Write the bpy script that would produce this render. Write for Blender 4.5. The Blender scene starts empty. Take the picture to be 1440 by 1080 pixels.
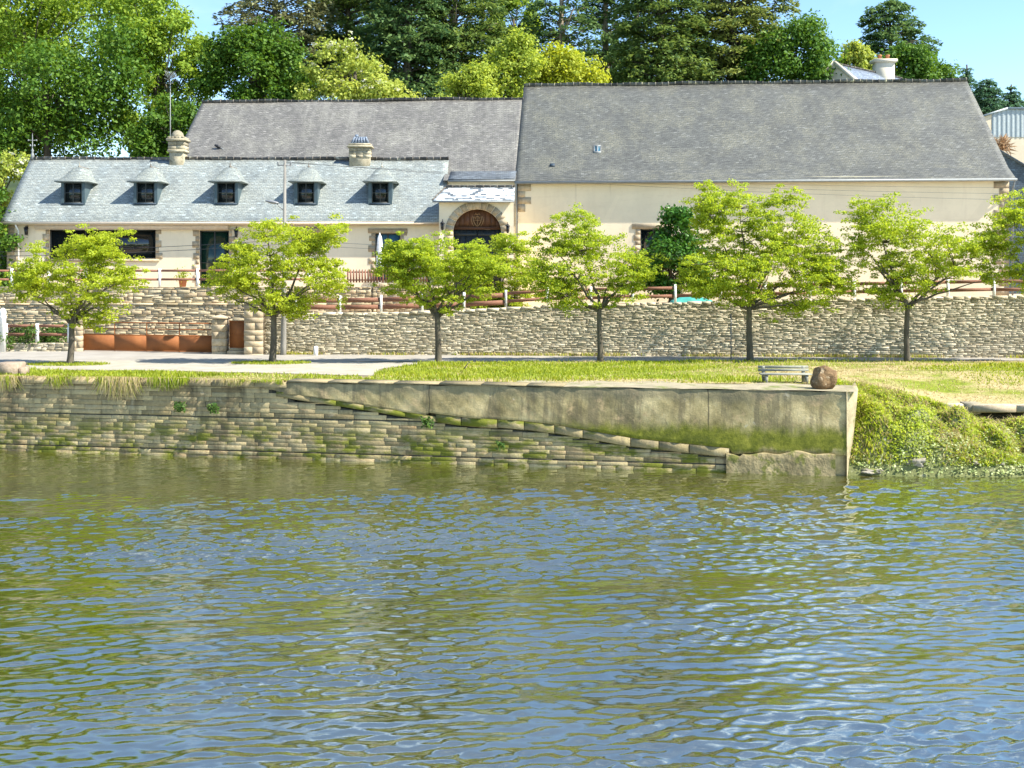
import bpy, math, random
import numpy as np
from mathutils import Vector

random.seed(7)
C = bpy.context.scene.collection
F, CX, HY, CH = 1600.0, 720.0, 395.0, 6.06        # focal length in photo pixels, centre column, horizon row, eye height
G = 2.60                                           # level of the quay ground


def at(px, py, Y):
    """world point seen at photo pixel (px,py) at distance Y"""
    return ((px - CX) * Y / F, Y, CH - (py - HY) * Y / F)


def xat(px, Y): return (px - CX) * Y / F
def zat(py, Y): return CH - (py - HY) * Y / F

# ------------------------------------------------------------------ tags and objects


def tag(o, label=None, cat=None, group=None, kind=None):
    if label: o['label'] = label
    if cat: o['category'] = cat
    if group: o['group'] = group
    if kind: o['kind'] = kind
    return o


def thing(name, label, cat, loc=(0, 0, 0), group=None):
    o = bpy.data.objects.new(name, None)
    o.empty_display_size = 0.3
    C.objects.link(o)
    o.location = loc
    return tag(o, label, cat, group)


def wloc(o):
    v = Vector((0, 0, 0))
    while o is not None:
        v += o.location
        o = o.parent
    return v


def np_mesh(name, V, faces, mats, midx=None, smooth=False, uv=False):
    """V (n,3) array, faces: (m,k) array or list of tuples"""
    me = bpy.data.meshes.new(name)
    V = np.asarray(V, dtype=np.float32)
    if isinstance(faces, np.ndarray):
        m, k = faces.shape
        loops = faces.ravel().astype(np.int32)
        starts = (np.arange(m) * k).astype(np.int32)
    else:
        m = len(faces)
        lens = [len(f) for f in faces]
        loops = np.fromiter((i for f in faces for i in f), dtype=np.int32)
        starts = np.concatenate([[0], np.cumsum(lens)[:-1]]).astype(np.int32)
    me.vertices.add(len(V)); me.vertices.foreach_set('co', V.ravel())
    me.loops.add(len(loops)); me.loops.foreach_set('vertex_index', loops)
    me.polygons.add(m); me.polygons.foreach_set('loop_start', starts)
    if midx is not None: me.polygons.foreach_set('material_index', np.asarray(midx, dtype=np.int32))
    me.update(calc_edges=True)
    if smooth: me.polygons.foreach_set('use_smooth', np.ones(m, dtype=bool))
    for mm in (mats if isinstance(mats, (list, tuple)) else [mats]): me.materials.append(mm)
    if uv:
        ul = me.uv_layers.new(name='UVMap')
        zz = Vector((0, 0, 1))
        for p in me.polygons:
            n = p.normal
            n = Vector((round(n.x * 3) / 3, round(n.y * 3) / 3, round(n.z * 3) / 3)).normalized()
            ud = zz.cross(n)
            ud = Vector((1, 0, 0)) if ud.length < 1e-3 else ud.normalized()
            vd = n.cross(ud)
            for li in p.loop_indices:
                co = me.vertices[me.loops[li].vertex_index].co
                ul.data[li].uv = (co.dot(ud), co.dot(vd))
    return me


def link(name, me, parent=None, loc=(0, 0, 0)):
    o = bpy.data.objects.new(name, me)
    C.objects.link(o)
    o.location = loc
    if parent is not None: o.parent = parent
    return o


class MB:
    """collects shapes given in world coordinates and links them as ONE mesh"""
    def __init__(s): s.v, s.f, s.m = [], [], []

    def add(s, vs, fs, mi=0):
        b = len(s.v)
        s.v.extend(tuple(x) for x in vs)
        s.f.extend(tuple(b + i for i in f) for f in fs)
        s.m.extend([mi] * len(fs))
        return s

    def quad(s, a, b, c, d, mi=0): return s.add([a, b, c, d], [(0, 1, 2, 3)], mi)

    def hexa(s, p, mi=0):
        """8 points: bottom ring 0-3 counter-clockwise, top ring 4-7"""
        return s.add(p, [(3, 2, 1, 0), (4, 5, 6, 7), (0, 1, 5, 4), (1, 2, 6, 5), (2, 3, 7, 6), (3, 0, 4, 7)], mi)

    def box(s, x0, x1, y0, y1, z0, z1, mi=0, bev=0.0):
        if bev <= 0:
            return s.hexa([(x0, y0, z0), (x1, y0, z0), (x1, y1, z0), (x0, y1, z0),
                           (x0, y0, z1), (x1, y0, z1), (x1, y1, z1), (x0, y1, z1)], mi)
        b = bev
        V = []
        for (z, i) in ((z0, b), (z0 + b, 0), (z1 - b, 0), (z1, b)):
            V += [(x0 + i, y0 + i, z), (x1 - i, y0 + i, z), (x1 - i, y1 - i, z), (x0 + i, y1 - i, z)]
        Fs = [(3, 2, 1, 0), (12, 13, 14, 15)]
        for r in range(3):
            for k in range(4):
                Fs.append((r * 4 + k, r * 4 + (k + 1) % 4, r * 4 + 4 + (k + 1) % 4, r * 4 + 4 + k))
        return s.add(V, Fs, mi)

    def tube(s, pts, rad, seg=6, mi=0, cap=True):
        pts = [Vector(p) for p in pts]
        n = len(pts)
        if not isinstance(rad, (list, tuple)): rad = [rad] * n
        V, Fs = [], []
        ref = None
        for i, p in enumerate(pts):
            t = (pts[min(i + 1, n - 1)] - pts[max(i - 1, 0)])
            t = t.normalized() if t.length > 1e-9 else Vector((0, 0, 1))
            if ref is None:
                ref = Vector((1, 0, 0)) if abs(t.x) < 0.8 else Vector((0, 1, 0))
            a = (ref - t * ref.dot(t))
            a = a.normalized() if a.length > 1e-6 else t.orthogonal().normalized()
            ref = a
            b = t.cross(a)
            for k in range(seg):
                an = 2 * math.pi * k / seg
                V.append(p + (a * math.cos(an) + b * math.sin(an)) * rad[i])
        for i in range(n - 1):
            for k in range(seg):
                Fs.append((i * seg + k, i * seg + (k + 1) % seg, (i + 1) * seg + (k + 1) % seg, (i + 1) * seg + k))
        if cap:
            Fs.append(tuple(range(seg - 1, -1, -1)))
            Fs.append(tuple((n - 1) * seg + k for k in range(seg)))
        return s.add(V, Fs, mi)

    def lathe(s, c, prof, seg=10, mi=0):
        """profile [(r,z)] turned round the vertical through c"""
        V, Fs = [], []
        for r, z in prof:
            for k in range(seg):
                an = 2 * math.pi * (k + .5) / seg
                V.append((c[0] + r * math.cos(an), c[1] + r * math.sin(an), c[2] + z))
        n = len(prof)
        for i in range(n - 1):
            for k in range(seg):
                Fs.append((i * seg + k, i * seg + (k + 1) % seg, (i + 1) * seg + (k + 1) % seg, (i + 1) * seg + k))
        Fs.append(tuple(range(seg - 1, -1, -1)))
        Fs.append(tuple((n - 1) * seg + k for k in range(seg)))
        return s.add(V, Fs, mi)

    def build(s, name, mat, parent=None, smooth=False, uv=True):
        off = np.array(wloc(parent)) if parent is not None else np.zeros(3)
        V = np.array(s.v, dtype=np.float64) - off
        me = np_mesh(name, V, s.f, mat, s.m, smooth, uv)
        return link(name, me, parent)


# ------------------------------------------------------------------ materials
def _mat(name):
    m = bpy.data.materials.new(name)
    m.use_nodes = True
    nt = m.node_tree
    for n in list(nt.nodes): nt.nodes.remove(n)
    out = nt.nodes.new('ShaderNodeOutputMaterial')
    return m, nt, out


class NT:
    def __init__(s, nt): s.nt = nt

    def n(s, typ, **kw):
        nd = s.nt.nodes.new(typ)
        for k, v in kw.items(): setattr(nd, k, v)
        return nd

    def l(s, a, b): s.nt.links.new(a, b)

    def val(s, x, inp):
        if isinstance(x, (int, float)): inp.default_value = x
        elif isinstance(x, tuple): inp.default_value = x if len(x) == 4 else (*x, 1) if inp.type == 'RGBA' else x
        else: s.l(x, inp)

    def coord(s, which, scale=(1, 1, 1), rot=(0, 0, 0), loc=(0, 0, 0)):
        tc = s.n('ShaderNodeTexCoord')
        mp = s.n('ShaderNodeMapping')
        mp.inputs['Scale'].default_value = scale
        mp.inputs['Rotation'].default_value = rot
        mp.inputs['Location'].default_value = loc
        s.l(tc.outputs[which], mp.inputs['Vector'])
        return mp.outputs['Vector']

    def noise(s, vec, scale, detail=5, rough=.6, dist=0.0):
        t = s.n('ShaderNodeTexNoise')
        s.l(vec, t.inputs['Vector'])
        t.inputs['Scale'].default_value = scale
        t.inputs['Detail'].default_value = detail
        t.inputs['Roughness'].default_value = rough
        t.inputs['Distortion'].default_value = dist
        return t.outputs['Fac']

    def ramp(s, fac, stops, interp='LINEAR'):
        r = s.n('ShaderNodeValToRGB')
        r.color_ramp.interpolation = interp
        el = r.color_ramp.elements
        while len(el) < len(stops): el.new(.5)
        for e, (p, c) in zip(el, stops):
            e.position = p
            e.color = (*c, 1) if len(c) == 3 else c
        s.l(fac, r.inputs['Fac'])
        return r.outputs['Color']

    def step(s, fac, lo, hi):
        m = s.n('ShaderNodeMapRange')
        m.interpolation_type = 'SMOOTHSTEP'
        s.val(fac, m.inputs['Value'])
        m.inputs['From Min'].default_value = lo
        m.inputs['From Max'].default_value = hi
        return m.outputs['Result']

    def math(s, op, a, b=0.0):
        m = s.n('ShaderNodeMath', operation=op)
        s.val(a, m.inputs[0]); s.val(b, m.inputs[1])
        return m.outputs[0]

    def mix(s, fac, a, b, mode='MIX'):
        m = s.n('ShaderNodeMix', data_type='RGBA', blend_type=mode)
        s.val(fac, m.inputs['Factor'])
        s.val(a, m.inputs['A'] if False else m.inputs[6]); s.val(b, m.inputs[7])
        return m.outputs[2]

    def island(s): return s.n('ShaderNodeNewGeometry').outputs['Random Per Island']

    def hsv(s, col, h=.5, sat=1.0, v=1.0):
        m = s.n('ShaderNodeHueSaturation')
        s.val(h, m.inputs['Hue']); s.val(sat, m.inputs['Saturation']); s.val(v, m.inputs['Value'])
        s.val(col, m.inputs['Color'])
        return m.outputs['Color']

    def bump(s, h, strength=.3, dist=.05):
        b = s.n('ShaderNodeBump')
        b.inputs['Strength'].default_value = strength
        b.inputs['Distance'].default_value = dist
        s.l(h, b.inputs['Height'])
        return b.outputs['Normal']

    def bsdf(s, out, col, rough=.85, spec=.3, metal=0.0, normal=None):
        p = s.n('ShaderNodeBsdfPrincipled')
        s.val(col, p.inputs['Base Color']); s.val(rough, p.inputs['Roughness'])
        p.inputs['Specular IOR Level'].default_value = spec
        p.inputs['Metallic'].default_value = metal
        if normal is not None: s.l(normal, p.inputs['Normal'])
        s.l(p.outputs[0], out.inputs['Surface'])
        return p


def mottled(name, a, b, scale=4, rough=.85, island=0.0, bump=.15, bscale=30, stretch=(1, 1, 1), spots=None, metal=0.0, spec=.3, mid=.5, detail=6):
    m, nt, out = _mat(name)
    t = NT(nt)
    v = t.coord('Object', stretch)
    f = t.noise(v, scale, detail)
    col = t.ramp(f, [(max(0, mid - .22), a), (min(1, mid + .22), b)])
    if spots:
        sc, lo, hi, sco = spots
        col = t.mix(t.step(t.noise(t.coord('Object', stretch, loc=(7.3, 1.1, 4.2)), sc, 5, .65), lo, hi), col, sco)
    if island > 0:
        col = t.hsv(col, v=t.math('ADD', t.math('MULTIPLY', t.island(), island * 2), 1 - island))
    nrm = t.bump(t.noise(v, bscale, 4), bump, .05) if bump > 0 else None
    t.bsdf(out, col, rough, spec, metal, nrm)
    return m


def plain(name, col, rough=.6, metal=0.0, spec=.4, vary=.12):
    c2 = tuple(min(1, c * (1 + vary)) for c in col)
    c1 = tuple(c * (1 - vary) for c in col)
    return mottled(name, c1, c2, 6, rough, 0, .05, 40, metal=metal, spec=spec)


def leaf_mat(name, dark, light, trans=.4, rough=.6, tcol=None, clump=1.2):
    m, nt, out = _mat(name)
    t = NT(nt)
    f = t.noise(t.coord('Object'), clump, 3)
    r = t.math('ADD', t.math('MULTIPLY', t.island(), .55), t.math('MULTIPLY', f, .55))
    col = t.ramp(r, [(.18, dark), (.82, light)])
    p = t.n('ShaderNodeBsdfPrincipled')
    t.l(col, p.inputs['Base Color'])
    p.inputs['Roughness'].default_value = rough
    p.inputs['Specular IOR Level'].default_value = .25
    tr = t.n('ShaderNodeBsdfTranslucent')
    t.l(t.hsv(col, .485, 1.05, 1.35), tr.inputs['Color'])
    mx = t.n('ShaderNodeMixShader')
    mx.inputs[0].default_value = trans
    t.l(p.outputs[0], mx.inputs[1]); t.l(tr.outputs[0], mx.inputs[2])
    t.l(mx.outputs[0], out.inputs['Surface'])
    return m


def slate_mat(name, base, lich, rowh=.12, wid=.21, lichf=(.5, .7), streak=None, var=.35, tint=None):
    """courses of slates on a roof: colour differs from slate to slate, lichen in drifts"""
    m, nt, out = _mat(name)
    t = NT(nt)
    v = t.coord('UV')
    # wobble the courses a little
    nz = t.n('ShaderNodeTexNoise'); t.l(v, nz.inputs['Vector']); nz.inputs['Scale'].default_value = 1.1
    wob = t.n('ShaderNodeVectorMath', operation='MULTIPLY_ADD')
    t.l(nz.outputs['Color'], wob.inputs[0]); wob.inputs[1].default_value = (.10, .10, 0); t.l(v, wob.inputs[2])
    br = t.n('ShaderNodeTexBrick')
    t.l(wob.outputs[0], br.inputs['Vector'])
    br.offset = .5
    br.inputs['Color1'].default_value = (0, 0, 0, 1); br.inputs['Color2'].default_value = (1, 1, 1, 1)
    br.inputs['Mortar'].default_value = (.0, .0, .0, 1)
    br.inputs['Scale'].default_value = 1.0
    br.inputs['Mortar Size'].default_value = .010
    br.inputs['Mortar Smooth'].default_value = .1
    br.inputs['Bias'].default_value = 0
    br.inputs['Brick Width'].default_value = wid
    br.inputs['Row Height'].default_value = rowh
    col = t.hsv(base, v=t.math('ADD', t.math('MULTIPLY', br.outputs['Color'], 2 * var), 1 - var))
    big = t.noise(v, .35, 5, .65)
    col = t.hsv(col, v=t.math('ADD', t.math('MULTIPLY', big, .8), .6))
    if tint:
        col = t.mix(t.step(t.noise(t.coord('UV', (1, .35, 1), loc=(3, 9, 0)), .3, 4), .42, .62), col, tint)
    fine = t.noise(v, 9, 6, .75)
    li = t.math('MULTIPLY', t.step(t.noise(t.coord('UV', (1, .6, 1), loc=(11, 4, 0)), .7, 6, .7), *lichf), t.step(fine, .38, .66))
    col = t.mix(li, col, lich)
    col = t.mix(t.math('MULTIPLY', t.step(br.outputs['Color'], .955, .965), .45), col, tuple(min(1, c * 2.1) for c in base))
    speck = t.step(t.noise(v, 16, 3, .8), .62, .74)
    col = t.mix(t.math('MULTIPLY', speck, .55), col, tuple(min(1, c * 2.0) for c in base))
    if streak:
        st = t.step(t.noise(t.coord('UV', (1.3, .12, 1)), 1.0, 5, .7), .5, .72)
        col = t.mix(t.math('MULTIPLY', st, .65), col, streak)
    gr = t.noise(t.coord('UV', (2.2, 8.5, 1), loc=(1, 2, 0)), 1.0, 6, .8)
    col = t.hsv(col, v=t.math('ADD', t.math('MULTIPLY', t.step(gr, .28, .72), .75), .62))
    row = t.n('ShaderNodeTexWave', wave_type='BANDS', bands_direction='Y', wave_profile='SAW')
    t.l(wob.outputs[0], row.inputs['Vector']); row.inputs['Scale'].default_value = .314 / (rowh * 2.0); row.inputs['Distortion'].default_value = .6; row.inputs['Detail'].default_value = 2
    col = t.hsv(col, v=t.math('ADD', t.math('MULTIPLY', row.outputs['Fac'], .22), .88))
    col = t.mix(t.math('MULTIPLY', br.outputs['Fac'], .6), col, tuple(c * .3 for c in base))
    h = t.math('ADD', t.math('MULTIPLY', br.outputs['Color'], .6), fine)
    h = t.math('SUBTRACT', h, t.math('MULTIPLY', br.outputs['Fac'], 1.2))
    t.bsdf(out, col, .62, .4, 0, t.bump(h, .5, .03))
    return m


def render_mat(name, base, dirt, low=None):
    """painted cement render with faint stains"""
    m, nt, out = _mat(name)
    t = NT(nt)
    v = t.coord('Object')
    col = t.mix(t.step(t.noise(v, .5, 6, .6), .35, .75), base, tuple(c * .9 for c in base))
    st = t.step(t.noise(t.coord('Object', (1.6, 1.6, .18)), 1.2, 5, .7), .52, .8)
    col = t.mix(t.math('MULTIPLY', st, .45), col, dirt)
    col = t.mix(t.math('MULTIPLY', t.step(t.noise(v, 6, 4), .5, .75), .18), col, dirt)
    col = t.mix(t.math('MULTIPLY', t.step(t.noise(t.coord('Object', (.35, .35, 3.2), loc=(2, 7, 1)), 1.0, 6, .7), .54, .66), .22), col, dirt)
    col = t.mix(t.math('MULTIPLY', t.step(t.noise(t.coord('Object', (3.2, 3.2, .12), loc=(8, 2, 5)), 1.3, 5, .75), .60, .70), .4), col, tuple(c * .8 for c in dirt))
    pt = t.n('ShaderNodeTexVoronoi', feature='F1'); t.l(t.coord('Object', (.35, .35, .6)), pt.inputs['Vector']); pt.inputs['Scale'].default_value = .9
    pv = t.n('ShaderNodeSeparateColor'); t.l(pt.outputs['Color'], pv.inputs[0])
    col = t.hsv(col, v=t.math('ADD', t.math('MULTIPLY', pv.outputs[0], .07), .965))
    t.bsdf(out, col, .9, .2, 0, t.bump(t.noise(v, 45, 4), .15, .02))
    return m


def stone_mat(name, stops, moss=None, rough=.9, bump=.5, bscale=14, mossz=None, stain=None):
    """one colour per stone, weathered by noise; moss = (colour, scale, lo, hi)"""
    m, nt, out = _mat(name)
    t = NT(nt)
    v = t.coord('Object')
    r = t.math('ADD', t.math('MULTIPLY', t.island(), .7), t.math('MULTIPLY', t.noise(v, 5, 6, .7), .45))
    col = t.ramp(r, stops)
    dk = t.noise(v, 11, 6, .75)
    col = t.hsv(col, v=t.math('ADD', t.math('MULTIPLY', dk, .9), .55))
    big = t.noise(t.coord('Object', (1, 1, 2), loc=(5, 2, 1)), .45, 4)
    col = t.hsv(col, v=t.math('ADD', t.math('MULTIPLY', big, .7), .65))
    if stain:
        st = t.step(t.noise(t.coord('Object', (1.2, 1.2, .30), loc=(4, 4, 9)), .9, 6, .7), .50, .68)
        col = t.mix(t.math('MULTIPLY', st, .75), col, stain)
        st = t.step(t.noise(t.coord('Object', loc=(3, 1, 7)), 1.7, 6, .72), .56, .68)
        col = t.mix(t.math('MULTIPLY', st, .5), col, (.42, .35, .22))
    if moss:
        mc, ms, lo, hi = moss
        f = t.step(t.noise(t.coord('Object', (1, 1, 2.6), loc=(2, 8, 3)), ms, 6, .7), lo, hi)
        if mossz:
            sx = t.n('ShaderNodeSeparateXYZ'); t.l(v, sx.inputs[0])
            f = t.math('MULTIPLY', f, t.math('SUBTRACT', 1.0, t.step(sx.outputs['Z'], *mossz)))
        col = t.mix(f, col, mc)
    t.bsdf(out, col, rough, .25, 0, t.bump(t.noise(v, bscale, 5, .7), bump, .05))
    return m


M = {}
M['cream'] = render_mat('cream_render', (.80, .68, .47), (.62, .50, .33))
M['cream_house'] = render_mat('house_render', (.80, .68, .48), (.64, .53, .36))
M['gable'] = render_mat('pale_render', (.64, .57, .44), (.5, .43, .32))
M['slate_house'] = slate_mat('weathered_slate', (.195, .222, .215), (.33, .34, .285), lichf=(.34, .58), streak=(.27, .285, .255), var=.18)
M['slate_dormer'] = slate_mat('mossy_slate', (.20, .225, .21), (.28, .30, .235), lichf=(.3, .6), var=.25)
M['slate_hood'] = slate_mat('hood_slate', (.185, .21, .20), (.31, .32, .25), lichf=(.34, .58), var=.18)
M['slate_barn'] = slate_mat('grey_slate', (.092, .094, .082), (.195, .188, .13), lichf=(.40, .66), var=.22)
M['slate_old'] = slate_mat('brown_grey_slate', (.138, .131, .116), (.265, .255, .205), lichf=(.42, .66), streak=(.245, .235, .20), var=.22)
M['slate_blue'] = slate_mat('blue_slate', (.15, .185, .23), (.25, .27, .27), var=.25)
M['slate_eave'] = slate_mat('eave_slate', (.12, .138, .152), (.22, .23, .2), var=.2)
M['slate_dark'] = slate_mat('dark_slate', (.035, .06, .085), (.07, .09, .10), var=.25)
M['cheek'] = plain('slate_cheek', (.055, .085, .095), .6)
M['ridge'] = mottled('ridge_tile', (.07, .06, .05), (.17, .15, .12), 6, .9, .5, .3, spots=(4, .55, .7, (.30, .29, .22)))
M['granite'] = mottled('granite', (.34, .265, .165), (.48, .39, .26), 8, .85, .22, .25, 40)
M['granite_lich'] = mottled('chimney_stone', (.26, .22, .14), (.42, .37, .26), 5, .9, .3, .35, 25, spots=(5, .55, .7, (.16, .15, .10)))
M['white_wood'] = plain('white_paint', (.78, .76, .70), .5)
M['beige_metal'] = plain('beige_metal', (.62, .50, .36), .5)
M['lead'] = plain('lead', (.42, .43, .42), .6)
M['zinc'] = plain('zinc', (.22, .23, .22), .6, .2)
M['frame_dark'] = plain('dark_frame', (.05, .055, .05), .5)
M['iron'] = plain('black_iron', (.03, .03, .032), .45, .3)
M['grey_iron'] = plain('weathered_iron', (.22, .22, .22), .5, .4)
M['rail'] = mottled('brown_rail', (.17, .075, .045), (.27, .13, .08), 5, .75, .25, .3, 25, (1, 1, 6))
M['post'] = mottled('white_concrete', (.70, .68, .62), (.84, .82, .77), 7, .85, .1, .2, 30, spots=(6, .62, .75, (.45, .43, .36)))
M['rust'] = mottled('rusty_steel', (.22, .075, .022), (.31, .115, .035), 2.2, .75, 0, .15, 30, spots=(3, .6, .8, (.22, .08, .03)))
M['oak'] = mottled('brown_oak', (.075, .032, .014), (.13, .058, .026), 4, .55, .2, .3, 30, (4, 4, .5))
M['oak_light'] = mottled('carved_oak', (.24, .14, .06), (.34, .20, .09), 6, .5, 0, .2)
M['door_dark'] = mottled('dark_door', (.018, .022, .022), (.035, .04, .038), 4, .45, .2, .2, 30, (4, 4, .5))
M['concrete_pole'] = mottled('pole_concrete', (.40, .38, .33), (.55, .52, .46), 5, .9, 0, .2)
M['fabric'] = plain('white_canvas', (.80, .79, .76), .8)
M['tarp'] = plain('teal_tarp', (.05, .30, .25), .6)
M['terracotta'] = plain('terracotta', (.42, .17, .08), .8)
M['corrug'] = plain('pale_sheet', (.34, .38, .37), .55)
M['pale_wall'] = render_mat('pale_cement', (.72, .60, .42), (.55, .45, .33))
M['bark'] = mottled('bark', (.055, .045, .032), (.14, .12, .085), 7, .95, 0, .6, 22, (1, 1, .3), spots=(5, .58, .7, (.16, .17, .09)))
M['bark_pale'] = mottled('pale_bark', (.20, .16, .11), (.34, .28, .2), 6, .95, 0, .4, 22, (1, 1, .3))
M['wood_grey'] = mottled('grey_wood', (.14, .14, .105), (.33, .33, .26), 6, .85, .2, .4, 25, (.4, 3, 3))
M['boulder'] = mottled('brown_boulder', (.07, .04, .016), (.27, .17, .08), 5.5, .95, 0, 1.0, 14, spots=(3.5, .55, .63, (.36, .27, .16)))
M['block'] = mottled('pink_concrete', (.24, .18, .12), (.38, .30, .22), 5, .9, 0, .5, 14)
M['tarmac'] = mottled('pale_road', (.25, .225, .185), (.34, .315, .265), .8, .95, 0, .2, 60, spots=(1.2, .55, .75, (.40, .35, .27)))
M['shore_rock'] = mottled('shore_rock', (.16, .14, .10), (.36, .32, .25), 5, .9, 0, .8, 12, spots=(3, .5, .6, (.14, .16, .03)))
M['quay_top'] = mottled('sandy_slab', (.22, .19, .12), (.40, .34, .22), 1.6, .95, 0, .5, 40, spots=(1.2, .52, .66, (.16, .18, .05)))
M['gravel'] = mottled('sandy_gravel', (.30, .265, .20), (.42, .38, .30), 1.2, .95, 0, .5, 50, spots=(9, .6, .7, (.30, .26, .20)))
M['soil'] = mottled('dry_soil', (.14, .12, .06), (.26, .21, .12), 1.5, .95, 0, .5, 30)
M['mud'] = mottled('bank_soil', (.07, .09, .025), (.20, .20, .08), 1.3, .95, 0, .8, 12, spots=(2, .58, .7, (.30, .29, .17)))
M['terrace'] = mottled('terrace_paving', (.36, .27, .18), (.50, .40, .28), 2, .95, 0, .3, 30)
M['hill'] = mottled('hill_ground', (.02, .035, .012), (.05, .075, .02), .4, .95, 0, .5, 6)
M['rubble'] = stone_mat('rubble_stone', [(.12, (.20, .162, .10)), (.32, (.37, .312, .205)), (.55, (.51, .44, .30)), (.85, (.64, .565, .41)), (1, (.42, .30, .18))],
                        moss=((.20, .19, .11), 1.0, .56, .75))
M['rubble_pale'] = stone_mat('terrace_rubble', [(.12, (.20, .155, .085)), (.4, (.42, .34, .205)), (.7, (.56, .47, .30)), (1, (.42, .29, .16))])
M['mortar'] = mottled('mortar', (.24, .20, .135), (.37, .315, .22), 6, .95, 0, .4, 30)
M['mortar_dark'] = mottled('dark_joint', (.035, .03, .02), (.09, .08, .05), 6, .95, 0, .4, 30)
M['quay'] = stone_mat('quay_block', [(.12, (.15, .112, .055)), (.42, (.27, .212, .106)), (.75, (.37, .30, .158)), (1, (.29, .19, .09))],
                      moss=((.115, .125, .012), .9, .44, .60), mossz=(.5, 1.7), bump=.7, bscale=9, stain=(.085, .066, .036))
M['quay_crack'] = stone_mat('quay_slab_block', [(.15, (.18, .145, .078)), (.5, (.28, .225, .122)), (1, (.36, .275, .15))], bump=.6, bscale=9, stain=(.14, .115, .07))


def concrete_quay():
    m, nt, out = _mat('quay_concrete')
    t = NT(nt)
    v = t.coord('Object')
    col = t.ramp(t.noise(v, .9, 7, .68), [(.34, (.175, .138, .060)), (.5, (.35, .278, .128)), (.66, (.54, .43, .22))])
    st = t.step(t.noise(t.coord('Object', (1.5, 1.5, .16)), 1.1, 6, .72), .47, .62)
    col = t.mix(t.math('MULTIPLY', st, .7), col, (.12, .098, .055))
    col = t.mix(t.math('MULTIPLY', t.step(t.noise(t.coord('Object', loc=(9, 3, 1)), 1.6, 6, .7), .56, .68), .7), col, (.44, .31, .16))
    col = t.mix(t.math('MULTIPLY', t.step(t.noise(t.coord('Object', loc=(1, 5, 2)), 2.6, 6, .75), .62, .72), .8), col, (.50, .44, .31))
    sx = t.n('ShaderNodeSeparateXYZ'); t.l(v, sx.inputs[0])
    z = t.math('ADD', sx.outputs['Z'], t.math('MULTIPLY', t.math('SUBTRACT', t.noise(v, .8, 5, .65), .5), .55))
    x = t.math('ADD', t.math('SUBTRACT', sx.outputs['X'], 18.31), t.math('MULTIPLY', t.math('SUBTRACT', t.noise(v, .5, 3), .5), 3))
    # top edge: grey crust
    col = t.mix(t.math('MULTIPLY', t.step(z, 2.1, 2.45), .55), col, (.13, .12, .08))
    for xj in (6.25, -2.75):
        d_ = t.math('ABSOLUTE', t.math('SUBTRACT', t.math('ADD', sx.outputs['X'], t.math('MULTIPLY', t.math('SUBTRACT', t.noise(v, 2.5, 4), .5), .10)), xj + 18.31))
        col = t.mix(t.math('MULTIPLY', t.math('SUBTRACT', 1.0, t.step(d_, .012, .03)), .8), col, (.06, .05, .03))
    # tide mark of moss, low on the outer end
    zz = t.math('ADD', z, t.math('MULTIPLY', t.math('SUBTRACT', t.noise(t.coord('Object', (1, 1, .5), loc=(3, 3, 3)), 2.4, 7, .75), .5), .7))
    band = t.math('MULTIPLY', t.step(zz, .60, .84), t.math('SUBTRACT', 1.0, t.step(zz, 1.18, 1.62)))
    band = t.math('MULTIPLY', band, t.step(x, .3, 3.2))
    mossc = t.ramp(t.noise(v, 3, 7, .78), [(.32, (.05, .065, .004)), (.5, (.13, .14, .010)), (.68, (.26, .25, .03))])
    col = t.mix(t.math('MULTIPLY', band, .93), col, mossc)
    h = t.noise(v, 10, 7, .75)
    t.bsdf(out, col, .92, .2, 0, t.bump(h, .7, .05))
    return m


M['quay_concrete'] = concrete_quay()
M['quay_slant'] = stone_mat('slant_block', [(.15, (.18, .142, .07)), (1, (.31, .25, .125))], moss=((.115, .125, .012), .5, .47, .60), bump=.6, bscale=9, stain=(.13, .11, .07))


def glass_mat(name, col, rough=.06):
    m, nt, out = _mat(name)
    t = NT(nt)
    n = t.bump(t.noise(t.coord('Object'), 1.3, 2), .04, .2)
    t.bsdf(out, col, rough, .6, 0, n)
    return m


M['glass'] = glass_mat('window_glass', (.010, .014, .014))
M['glass_green'] = glass_mat('green_glass', (.008, .030, .020))
M['glass_sky_tint'] = glass_mat('sky_tinted_glass', (.05, .13, .18), .04)  # sky reflection put into the pane colour as blue
M['curtain'] = plain('red_curtain', (.12, .02, .02), .8)


def lawn_mat():
    m, nt, out = _mat('lawn_ground')
    t = NT(nt)
    v = t.coord('Object')
    green = t.ramp(t.noise(v, 5, 6, .7), [(.3, (.12, .17, .012)), (.7, (.28, .31, .035))])
    dry = t.ramp(t.noise(v, 7, 6, .7), [(.3, (.30, .24, .09)), (.7, (.52, .42, .22))])
    sx = t.n('ShaderNodeSeparateXYZ'); t.l(v, sx.inputs[0])
    f = t.math('ADD', t.noise(t.coord('Object', (.5, 1, 1)), .42, 6, .65), t.math('MULTIPLY', t.step(sx.outputs['X'], 5, 16), .10))
    f = t.math('ADD', f, t.math('MULTIPLY', t.step(sx.outputs['Y'], 46, 37), .10))
    col = t.mix(t.step(f, .52, .66), green, dry)
    t.bsdf(out, col, .95, .15, 0, t.bump(t.noise(v, 22, 6, .75), .9, .06))
    return m


M['lawn'] = lawn_mat()

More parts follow.
